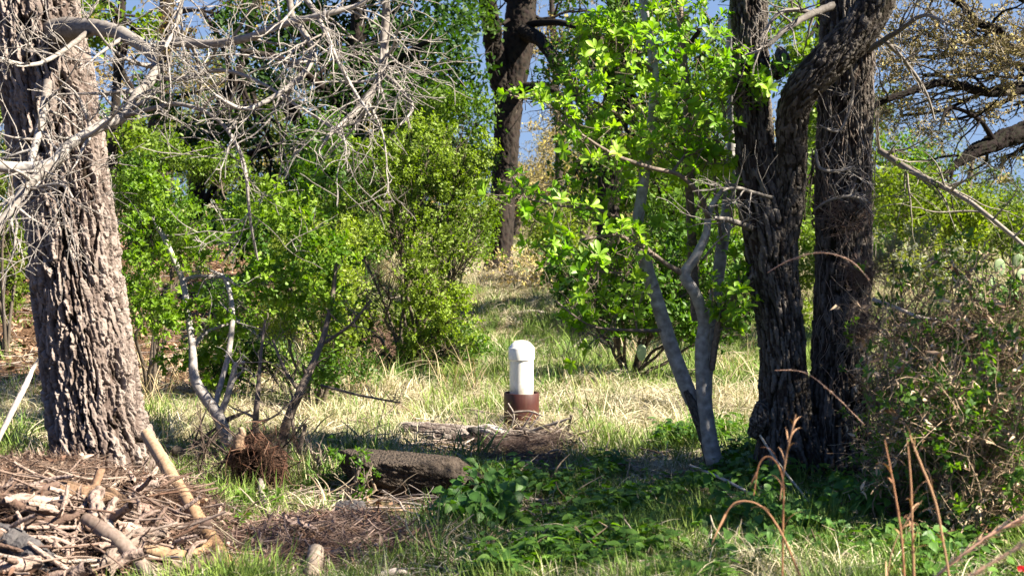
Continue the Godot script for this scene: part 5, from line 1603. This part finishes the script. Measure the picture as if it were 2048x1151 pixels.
	for k in 150:
		var p := px(515 + rng.randfn(0.0, 36.0), 925 + rng.randfn(0.0, 34.0), 6.68 + rf(-0.12, 0.1))
		bx.append(Transform3D(Basis.from_euler(Vector3(rf(0, TAU), rf(0, TAU), rf(0, TAU))).scaled(Vector3.ONE * rf(0.03, 0.09)), p))
		bc.append(Color(0.03, 0.016, 0.011).lerp(Color(0.17, 0.11, 0.08), rng.randf() * rng.randf()))
	scatter("fibres", S.fibre0, bx, bc, r)
	part("hair_roots", hr.mesh(M.wood), r).set_meta("kind", "stuff")
	stick([[478, 895, 6.62, 26], [476, 880, 6.62, 22], [484, 866, 6.62, 16], [480, 855, 6.62, 9]], "root_stub", "", Color(0.30, 0.20, 0.13), Color(0.4, 0.3, 0.22), "", 10, 0.1, r)
	var lb := at_ground(px(400, 935, 7.5))
	var lg := thing("dark_log", "dark fallen trunk between the left tree and root ball", "log", lb)
	var cv2 := curve([[300, 985, 7.5, 60], [335, 950, 7.5, 58], [380, 928, 7.5, 48], [430, 924, 7.5, 42], [480, 928, 7.45, 46]], 8)
	part("bark_log", bark(cv2[0], cv2[1], 90, 0.012, 0.025, 4.0, Color(0.07, 0.055, 0.045), Color(0.12, 0.1, 0.085), Color(0.02, 0.016, 0.013), 91, M.bark), lg)
	for q in [[[345, 900, 7.4, 20], [360, 905, 7.4, 26], [385, 918, 7.4, 18]], [[360, 915, 7.4, 8], [400, 880, 7.4, 7], [440, 850, 7.4, 6], [480, 830, 7.4, 3]], [[380, 905, 7.4, 5], [400, 850, 7.4, 4], [420, 800, 7.4, 2]], [[400, 900, 7.4, 8], [430, 870, 7.4, 10], [450, 840, 7.4, 8], [500, 820, 7.4, 4]], [[350, 930, 7.3, 6], [420, 910, 7.3, 6], [460, 890, 7.3, 4]]]:
		stick(q, "branch", "", Color(0.09, 0.075, 0.065), Color(0.16, 0.14, 0.12), "", 7, 0.1, lg)
	# dark dead brush round the clod and the fallen trunk
	var kb := at_ground(px(440, 950, 7.1))
	var kt := thing("dead_brush", "dark dead brush tangled round the root clod and fallen trunk", "brush", kb)
	var km := MB.new()
	var ktips := []
	for k in 26:
		var p := at_ground(px(rf(340, 600), 950, rf(6.7, 7.3)))
		var e := px(rf(320, 640), rf(815, 940), rf(6.7, 7.4))
		var cv := curve_w([p, p.lerp(e, 0.5) + rv() * 0.05, e], [rf(0.004, 0.010), 0.004, 0.0018], 6, 0.15)
		var g := Color(0.03, 0.024, 0.02).lerp(Color(0.13, 0.10, 0.085), rng.randf())
		km.tube(cv[0], cv[1], 6, g, g * 1.4, false)
		twigs(km, cv[0], cv[1], 5, 0.2, 1, g, g * 1.6, Vector3.ZERO, ktips, 0.2)
	part("branches", km.mesh(M.wood), kt).set_meta("kind", "stuff")
	# grey root leg under the root ball
	stick([[520, 960, 6.6, 12], [526, 1000, 6.3, 14], [545, 1040, 6.0, 20], [560, 1080, 5.7, 24], [590, 1120, 5.4, 14]], "grey_root", "grey gnarled root reaching down from the root ball", Color(0.32, 0.28, 0.26), Color(0.42, 0.38, 0.35), "", 12, 0.12)

# ---------------------------------------------------------------- brush at the right, vines, front stems
func build_brush() -> void:
	var vg := Color(0.05, 0.10, 0.03)
	# leafy vines whose large leaves are parts of their own
	var made := 0
	var spots := [[960, 1020, 80, 80, 5.9, 40, "broad leaved vine in the shade below the boulder"], [1000, 950, 60, 40, 6.3, 16, "small vine with broad leaves beneath the stick heap"], [915, 1000, 30, 50, 6.1, 12, "climbing vine shoot in front of the boulder"],
		[1480, 990, 80, 60, 5.9, 36, "leafy vine patch at the foot of the sapling"], [1620, 1040, 110, 60, 5.6, 56, "broad leaved vine patch in front of the twin trunks"], [1740, 1000, 90, 70, 5.8, 44, "leafy vine patch right of the twin trunk base"], [1520, 1090, 90, 40, 5.3, 30, "low vine patch at the bottom right of centre"], [1880, 850, 90, 60, 5.9, 36, "vine leaves woven through the dry brush"], [1980, 640, 70, 70, 6.6, 34, "vine leaves over the prickly pear at the right edge"], [1400, 1060, 60, 50, 5.6, 18, "vine shoot in the shaded grass right of centre"], [1800, 1090, 100, 50, 5.2, 26, "low vine patch at the bottom right"], [1990, 800, 60, 60, 5.9, 20, "vine leaves high in the dry brush at the right edge"]]
	for q in spots:
		var d: float = q[4]
		var b := at_ground(px(q[0], q[1] + q[3], d))
		var t := thing("leafy_vine", q[6], "vine", b)
		var mb := MB.new()
		var pts := []
		var ns := int(q[5] / 5.0) + 2
		for k in ns:
			var p := b + Vector3(rf(-1, 1) * q[2] * 0.6 * d / F, 0, rf(-0.25, 0.25))
			p = at_ground(p)
			var e := px(q[0] + rf(-1, 1) * q[2], q[1] - rf(-0.3, 1.0) * q[3], d + rf(-0.25, 0.25))
			if e.y < ground_y(e.x, e.z) + 0.05:
				e.y = ground_y(e.x, e.z) + rf(0.05, 0.16)
			var cv := curve_w([p, p.lerp(e, 0.4) + rv() * 0.06, p.lerp(e, 0.75) + rv() * 0.05, e], [0.0035, 0.003, 0.0024, 0.0015], 6, 0.1)
			mb.tube(cv[0], cv[1], 4, Color(0.12, 0.12, 0.05), vg * 2.0, false)
			for j in range(4, cv[0].size()):
				pts.append(cv[0][j])
		part("vine_stems", mb.mesh(M.wood), t)
		var xf := []
		var cc := []
		for k in int(q[5] * 5.0):
			var p: Vector3 = pts[rng.randi() % pts.size()] + rv() * 0.035
			if p.y < ground_y(p.x, p.z) + 0.02:
				p.y = ground_y(p.x, p.z) + rf(0.02, 0.08)
			var up := (Vector3(0.25, 1.0, 0.35) + rv() * 0.7).normalized()
			var dir := up.cross(rv()).normalized()
			dir = (dir + Vector3(0, -0.25, 0)).normalized()
			var side := dir.cross(up).normalized()
			var bs := Basis(side, dir, side.cross(dir)).scaled_local(Vector3.ONE * rf(0.03, 0.066))
			if k < q[5] and made < 300:
				var m := MeshInstance3D.new()
				m.name = "leaf"
				m.mesh = S.heart
				m.material_override = M["vine_leaf%d" % (rng.randi() % 4)]
				m.transform = Transform3D(bs, p - b)
				t.add_child(m, true)
				made += 1
			else:
				xf.append(Transform3D(bs, p))
				cc.append(Color(0.05, 0.14, 0.028).lerp(Color(0.12, 0.25, 0.05), rng.randf()))
		S.heart.surface_set_material(0, M.leaf)
		scatter("foliage", S.heart, xf, cc, t)
	# dry brush: tangles of dead stems with curled leaves
	var dry := [[1960, 900, 130, 190, 5.7, "dense heap of dry tan stems and curled leaves at the right edge"], [1870, 700, 100, 190, 6.4, "upright tangle of thin dark stems in the right brush"], [2000, 690, 90, 170, 6.2, "dry brown bramble below the prickly pear"], [1800, 720, 60, 190, 6.8, "thin leafless brambles beside the right trunk"], [1850, 950, 80, 90, 6.0, "low dry bramble behind the vine patch"]]
	for k0 in dry.size():
		var q: Array = dry[k0]
		var d: float = q[4]
		var b := at_ground(px(q[0], 1000, d))
		var t := thing("dry_bramble", q[5], "brush", b)
		var mb := MB.new()
		var tips := []
		for k in ([64, 40, 46, 26, 44][k0] as int):
			var p := at_ground(px(q[0] + rf(-1, 1) * q[2], 1000, d + rf(-0.4, 0.4)))
			var e := px(q[0] + rf(-1.2, 1.2) * q[2], q[1] + rf(-1, 0.4) * q[3], d + rf(-0.5, 0.5))
			e.y = maxf(e.y, ground_y(e.x, e.z) + 0.06)
			var cv := curve_w([p, p.lerp(e, 0.4) + rv() * 0.08, p.lerp(e, 0.75) + rv() * 0.1, e], [rf(0.0025, 0.006), rf(0.002, 0.005), 0.0026, 0.0014], 6, 0.15)
			var g := Color(0.10, 0.075, 0.055).lerp(Color(0.50, 0.39, 0.27), rng.randf() * 1.1)
			mb.tube(cv[0], cv[1], 5, g, g * 1.3, false)
			twigs(mb, cv[0], cv[1], 5, 0.24, 1, g, g * 1.4, Vector3.ZERO, tips, 0.25, 1.0, 0.6)
		part("stems", mb.mesh(M.wood), t)
		var xf := []
		var cc := []
		var gx := []
		var gc := []
		for k in ([1300, 420, 900, 120, 600][k0] as int):
			var tp: Array = tips[rng.randi() % tips.size()]
			var p: Vector3 = tp[0] + rv() * rf(0.0, 0.10)
			if p.y < ground_y(p.x, p.z):
				continue
			var tr := Transform3D(Basis.from_euler(Vector3(rf(0, TAU), rf(0, TAU), rf(0, TAU))).scaled(Vector3.ONE * rf(0.014, 0.038)), p)
			if rng.randf() < 0.55:
				xf.append(tr)
				cc.append(Color(0.14, 0.08, 0.045).lerp(Color(0.58, 0.46, 0.33), rng.randf()))
			else:
				gx.append(tr.scaled_local(Vector3.ONE * 2.2))
				gc.append(Color(0.06, 0.14, 0.025).lerp(Color(0.17, 0.30, 0.06), rng.randf()))
		scatter("dry_leaves", S.curled, xf, cc, t)
		var sx := []
		var sc := []
		for k in 90:
			var p2 := px(q[0] + rf(-1, 1) * q[2], q[1] + rf(-0.5, 1.0) * q[3] * 0.9, d + rf(-0.3, 0.3))
			if p2.y < ground_y(p2.x, p2.z):
				continue
			sx.append(Transform3D(Basis.from_euler(Vector3(rf(-0.6, 0.6), rf(0, TAU), rf(-1.2, 1.2))).scaled(Vector3.ONE * rf(0.08, 0.24)), p2))
			sc.append(Color(0.22, 0.14, 0.085).lerp(Color(0.55, 0.43, 0.29), rng.randf()))
		scatter("dead_stalks", S.fibre1, sx, sc, t)
		scatter("green_leaves", S.sprig0, gx, gc, t)
	# pale crooked twigs crossing the brush
	stick([[1745, 598, 6.4, 9], [1800, 618, 6.35, 8], [1838, 634, 6.3, 8], [1880, 640, 6.3, 6], [1930, 668, 6.3, 4]], "pale_twig", "long pale twig slanting right from the right trunk through the brush", Color(0.48, 0.43, 0.39), Color(0.58, 0.53, 0.48), "", 7)
	stick([[1380, 930, 6.2, 5], [1430, 950, 6.1, 6], [1480, 975, 6.0, 6], [1560, 1020, 5.9, 4]], "pale_twig", "pale twig lying across the vine at the sapling foot", Color(0.44, 0.40, 0.36), Color(0.54, 0.5, 0.45), "", 7)
	stick([[1520, 870, 6.1, 5], [1560, 930, 6.05, 5], [1600, 980, 6.0, 5], [1622, 1010, 6.0, 3]], "pale_twig", "pale stem slanting down before the left twin trunk", Color(0.46, 0.44, 0.38), Color(0.54, 0.52, 0.46), "", 7)
	var e := curve([[1760, 300, 9.0, 14], [1820, 340, 8.8, 13], [1880, 370, 8.6, 12], [1950, 410, 8.4, 10], [2060, 500, 8.2, 9]], 6, 0.1)
	var eb := MB.new()
	eb.tube(e[0], e[1], 7, Color(0.17, 0.15, 0.13), Color(0.4, 0.36, 0.32), true)
	var etips := []
	twigs(eb, e[0], e[1], 26, 0.5, 1, Color(0.15, 0.14, 0.12), Color(0.36, 0.33, 0.29), Vector3(-0.1, 0.1, 0), etips, 0.0)
	var eo := thing("thorny_branch", "thin thorny branch reaching in from the right edge", "branch", px(2060, 500, 8.2))
	part("stem", eb.mesh(M.wood), eo)
	var exf := []
	var ecc := []
	for q in etips:
		if rng.randf() < 0.35:
			exf.append(Transform3D(Basis.from_euler(Vector3(rf(0, TAU), rf(0, TAU), rf(0, TAU))).scaled(Vector3.ONE * rf(0.03, 0.05)), q[0]))
			ecc.append(Color(0.06, 0.12, 0.03).lerp(Color(0.16, 0.22, 0.06), rng.randf()))
	scatter("foliage", S.sprig1, exf, ecc, eo)
	# tall dried stems near the camera
	var front := [
		["tall orange brown dry stem bent over at the bottom right of centre", [[1565, 1190, 3.6, 12], [1566, 1060, 3.6, 13], [1566, 960, 3.6, 11], [1545, 915, 3.6, 9], [1520, 925, 3.6, 8], [1508, 990, 3.6, 6]]],
		["reddish dry stem rising before the left twin trunk", [[1560, 1000, 3.7, 10], [1570, 930, 3.7, 12], [1580, 880, 3.7, 11], [1592, 828, 3.7, 7]]],
		["curved orange stem leaning left before the vine patch", [[1600, 1150, 3.5, 15], [1560, 1060, 3.5, 14], [1520, 1010, 3.5, 9], [1470, 1005, 3.5, 8], [1440, 1050, 3.5, 5]]],
		["thick tan stem bending left in the right foreground", [[1905, 1190, 3.4, 14], [1890, 1100, 3.4, 15], [1870, 1000, 3.4, 15], [1835, 910, 3.4, 14], [1820, 870, 3.4, 8]]],
		["upright orange stem in the right foreground", [[1830, 1190, 3.4, 18], [1826, 1080, 3.4, 16], [1822, 960, 3.4, 12], [1815, 880, 3.4, 8]]],
		["reddish upright stem left of the orange one", [[1812, 1190, 3.4, 16], [1802, 1060, 3.4, 14], [1786, 960, 3.4, 11], [1770, 880, 3.4, 6]]],
		["thin tan stem leaning right at the bottom", [[1770, 1190, 3.5, 8], [1785, 1100, 3.5, 8], [1815, 1040, 3.5, 6], [1845, 1000, 3.5, 4]]]]
	for f in front:
		var c := curve(f[1], 8, 0.05)
		var mb := MB.new()
		var g := Color(0.28, 0.13, 0.065).lerp(Color(0.34, 0.22, 0.13), rng.randf())
		for q in c[1].size():
			c[1][q] *= 0.32
		mb.tube(c[0], c[1], 8, g, g * 1.15, true)
		# a few withered leaf sheaths
		for k in 7:
			var idx := int(rf(0.15, 0.95) * (c[0].size() - 2))
			var dr: Vector3 = (c[0][idx + 1] - c[0][idx]).normalized()
			var sd := dr.cross(rv()).normalized()
			mb.blade(c[0][idx], (dr + sd * 0.4).normalized(), sd.cross(dr).normalized(), rf(0.03, 0.10), 0.004, 0.5, g * 1.1, g * 1.3, 5)
		single("tall_dry_grass", mb.mesh(M.grass), f[0], "grass stem")
	# feathery seed heads that arch across
	var heads := [["arching feathery seed head in the bottom right corner", [[1830, 1190, 4.2, 18], [1900, 1130, 4.2, 26], [1980, 1070, 4.2, 30], [2060, 1030, 4.2, 34]], 1.0], ["pale seed head below the arching one in the corner", [[1880, 1190, 2.7, 14], [1960, 1140, 2.7, 22], [2060, 1080, 2.7, 24]], 0.7],
		["faint reddish grass plume arching before the twin trunks", [[1535, 545, 4.4, 6], [1580, 520, 4.4, 9], [1640, 505, 4.4, 9], [1700, 520, 4.4, 8], [1740, 560, 4.4, 5]], 0.3], ["second faint reddish plume below the first on the trunks", [[1550, 740, 4.4, 5], [1610, 745, 4.4, 7], [1670, 790, 4.4, 7], [1730, 850, 4.4, 4]], 0.3]]
	for f in heads:
		var c := curve(f[1], 10, 0.03)
		var mb := MB.new()
		var g := Color(0.36, 0.22, 0.16)
		var thinr := PackedFloat32Array()
		for q in c[1]:
			thinr.append(q * 0.22)
		mb.tube(c[0], thinr, 6, g, g * 1.2, true)
		for k in 150:
			var idx := int(rf(0.15, 1.0) * (c[0].size() - 2))
			var dr: Vector3 = (c[0][idx + 1] - c[0][idx]).normalized()
			var sd := dr.cross(rv()).normalized()
			var r: float = c[1][idx]
			var gg := g.lerp(Color(0.5, 0.42, 0.34), rng.randf())
			mb.blade(c[0][idx], (dr + sd * 0.45).normalized(), sd.cross(dr).normalized(), r * rf(1.5, 4.0), r * 0.16, 0.1, gg, gg * 1.2, 3)
		single("seed_head", mb.mesh(M.grass), f[0], "grass plume")
	# the small red bloom at the corner
	var rp := px(2045, 1138, 4.2)
	var rm := MB.new()
	for k in 7:
		rm.leaf(rp, (rv() + Vector3(0, 0.4, 0.4)).normalized(), Vector3(0, 0.3, 1), 0.016, 0.012, Color(0.55, 0.02, 0.03), 0.6, 0.2, 0.1)
	rm.tube(PackedVector3Array([rp + Vector3(0.02, -0.3, 0), rp + Vector3(0.01, -0.12, 0), rp]), PackedFloat32Array([0.002, 0.0018, 0.0014]), 5, Color(0.06, 0.12, 0.03), Color(0.08, 0.14, 0.03), false)
	single("red_flower", rm.mesh(M.leaf), "tiny red flower at the bottom right corner", "flower")

# ---------------------------------------------------------------- grass
func build_grass() -> void:
	var gx := {"tuft": [[], [], []], "straw": [[], [], []]}
	var gc := {"tuft": [[], [], []], "straw": [[], [], []]}
	var bare := [[Vector3(-2.28, 0, -5.9), 1.05], [Vector3(-2.2, 0, -5.3), 1.06], [at_ground(px(650, 1120, 5.5)), 0.36], [at_ground(px(812, 985, 6.5)), 0.42], [at_ground(px(830, 890, 7.95)), 0.2], [at_ground(px(920, 890, 7.95)), 0.22], [at_ground(px(1020, 890, 7.9)), 0.25], [at_ground(px(1110, 890, 7.9)), 0.2], [at_ground(px(1060, 890, 7.5)), 0.24], [at_ground(px(420, 1090, 5.45)), 0.3], [at_ground(px(330, 1090, 5.5)), 0.3], [at_ground(px(440, 1090, 5.1)), 0.22], [at_ground(px(1043, 880, 8.55)), 0.2], [at_ground(px(900, 890, 8.25)), 0.24], [at_ground(px(1010, 890, 8.2)), 0.24], [at_ground(px(1090, 895, 8.2)), 0.22], [at_ground(px(700, 985, 6.4)), 0.2], [at_ground(px(710, 1085, 5.9)), 0.2], [at_ground(px(1206, 1010, 6.4)), 0.1]]
	for k in 105000:
		var d := 4.6 + 34.0 * pow(rng.randf(), 1.75)
		var x := rf(-0.44, 0.44) * d
		var p := at_ground(Vector3(x, 0, -d))
		var skip := false
		for q in bare:
			if Vector2(p.x - q[0].x, p.z - q[0].z).length() < q[1]:
				skip = true
		if skip:
			continue
		if d < 6.7 and x > -1.1 and x < 0.25 and rng.randf() < 0.62:
			continue
		var bank := (1.0 - smoothstep(-2.5, -1.3, x + 0.06 * d - 0.6)) * smoothstep(9.3, 10.5, d)
		if rng.randf() < bank * 0.93:
			continue
		var pn := ng.get_noise_2d(x * 5.0 + 20.0, d * 5.0)
		if d < 8.0 and ng.get_noise_2d(x * 7.0 - 30.0, d * 7.0) < 0.05 and rng.randf() < 0.75:
			continue
		var pn2 := ng.get_noise_2d(x * 2.2 - 70.0, d * 2.2)
		# how green: green near, straw in the sunny band, greener strip behind it
		var green := 0.58 - 0.42 * smoothstep(7.6, 8.8, d) + 0.62 * smoothstep(10.2, 11.4, d) - 0.62 * smoothstep(15.0, 19.0, d) + pn * 0.55 + pn2 * 0.4
		var is_green := rng.randf() < clampf(green, 0.05, 0.95)
		var kind := "tuft" if is_green or rng.randf() < 0.1 else "straw"
		var s := (rf(0.06, 0.16) if kind == "tuft" else rf(0.07, 0.17)) * (1.0 + 0.25 * pn) * (1.0 + smoothstep(14.0, 30.0, d) * 0.7)
		if d > 7.6 and rng.randf() < 0.035:
			s *= 1.8
		s *= 0.8 + 0.5 * absf(pn2) * 2.0
		var w := rng.randi() % 3
		gx[kind][w].append(Transform3D(Basis.from_euler(Vector3(rf(-0.2, 0.2), rf(0, TAU), rf(-0.2, 0.2))).scaled(Vector3(s * 1.1, s * rf(0.75, 1.25), s * 1.1)), p))
		var col := Color(0.29, 0.25, 0.14).lerp(Color(0.56, 0.51, 0.36), rng.randf())
		if is_green:
			col = Color(0.06, 0.13, 0.018).lerp(Color(0.20, 0.27, 0.05), clampf(rng.randf() * 0.8 + pn2 * 0.4, 0, 1))
		gc[kind][w].append(col)
	for kind in ["tuft", "straw"]:
		for w in 3:
			var o := scatter(numbered("grass" if kind == "tuft" else "straw_grass"), S["%s%d" % [kind, w]], gx[kind][w], gc[kind][w], self)
			tag(o, "green grass growing over the clearing floor" if kind == "tuft" else "dry blond grass matted over the clearing floor", "grass", "", "stuff")
	# low broad leaved weeds through the shaded foreground
	var wx := []
	var wc := []
	for k in 5200:
		var d := rf(4.7, 8.2)
		var x := rf(-0.03, 0.42) * d
		if ng.get_noise_2d(x * 5.0 + 90.0, d * 5.0) < 0.02 or (d > 7.2 and x < 0.8):
			continue
		wx.append(Transform3D(Basis.from_euler(Vector3(rf(-0.3, 0.3), rf(0, TAU), rf(-0.3, 0.3))).scaled(Vector3.ONE * rf(0.05, 0.12)), at_ground(Vector3(x, 0, -d), rf(0.0, 0.07))))
		wc.append(Color(0.045, 0.12, 0.022).lerp(Color(0.14, 0.27, 0.045), rng.randf()))
	var wo := scatter("weeds", S.weed, wx, wc, self)
	tag(wo, "low broad leaved weeds through the shaded foreground", "weeds", "", "stuff")
	# loose dry stalks standing through the clearing
	var dx := []
	var dc := []
	for k in 1500:
		var d := 5.2 + 14.0 * pow(rng.randf(), 1.4)
		var x := rf(-0.42, 0.42) * d
		if ng.get_noise_2d(x * 4.0 + 11.0, d * 4.0) < -0.05:
			continue
		dx.append(Transform3D(Basis.from_euler(Vector3(rf(-0.7, 0.7), rf(0, TAU), PI / 2 + rf(-0.7, 0.7))).scaled(Vector3(1, 0.4, 0.4) * rf(0.15, 0.5)), at_ground(Vector3(x, 0, -d), 0.08)))
		dc.append(Color(0.26, 0.18, 0.12).lerp(Color(0.55, 0.48, 0.36), rng.randf()))
	var dsx := scatter("dry_stalks", S.twig2, dx, dc, self)
	tag(dsx, "thin dry stalks standing here and there in the grass", "stalks", "", "stuff")
	# taller dry clumps that stand out: left of the root ball, and around the rotten log
	var tall := [[330, 800, "tall blond grass clump behind the left trunk"], [290, 830, "blond grass clump beside the right side of left trunk"], [390, 790, "blond grass clump beside the grey shrub stem"], [700, 790, "dry reddish stalks left of the rotten log"], [740, 800, "dry stalks in front of the rotten log"], [1260, 735, "pale stalks standing in the sunny grass left of the sapling"], [1470, 760, "grey dead weed in the grass beside the left twin trunk"], [920, 790, "single dry seed stalks left of the pipe"]]
	for q in tall:
		var b := on_ground(q[0], q[1])
		var t := thing("tall_grass", q[2], "grass clump", b)
		var mb := MB.new()
		for k in 42:
			var a := rf(0, TAU)
			var p := b + Vector3(rf(-0.16, 0.16), -0.02, rf(-0.12, 0.12))
			var g := Color(0.30, 0.23, 0.12).lerp(Color(0.48, 0.40, 0.25), rng.randf())
			mb.blade(p, Vector3(cos(a) * 0.4, 1, sin(a) * 0.4), Vector3(-sin(a), 0, cos(a)), rf(0.25, 0.6), rf(0.004, 0.007), rf(0.05, 0.35), g * 0.85, g, 6)
		var o := part("blades", mb.mesh(M.grass), t)
		o.set_meta("kind", "stuff")
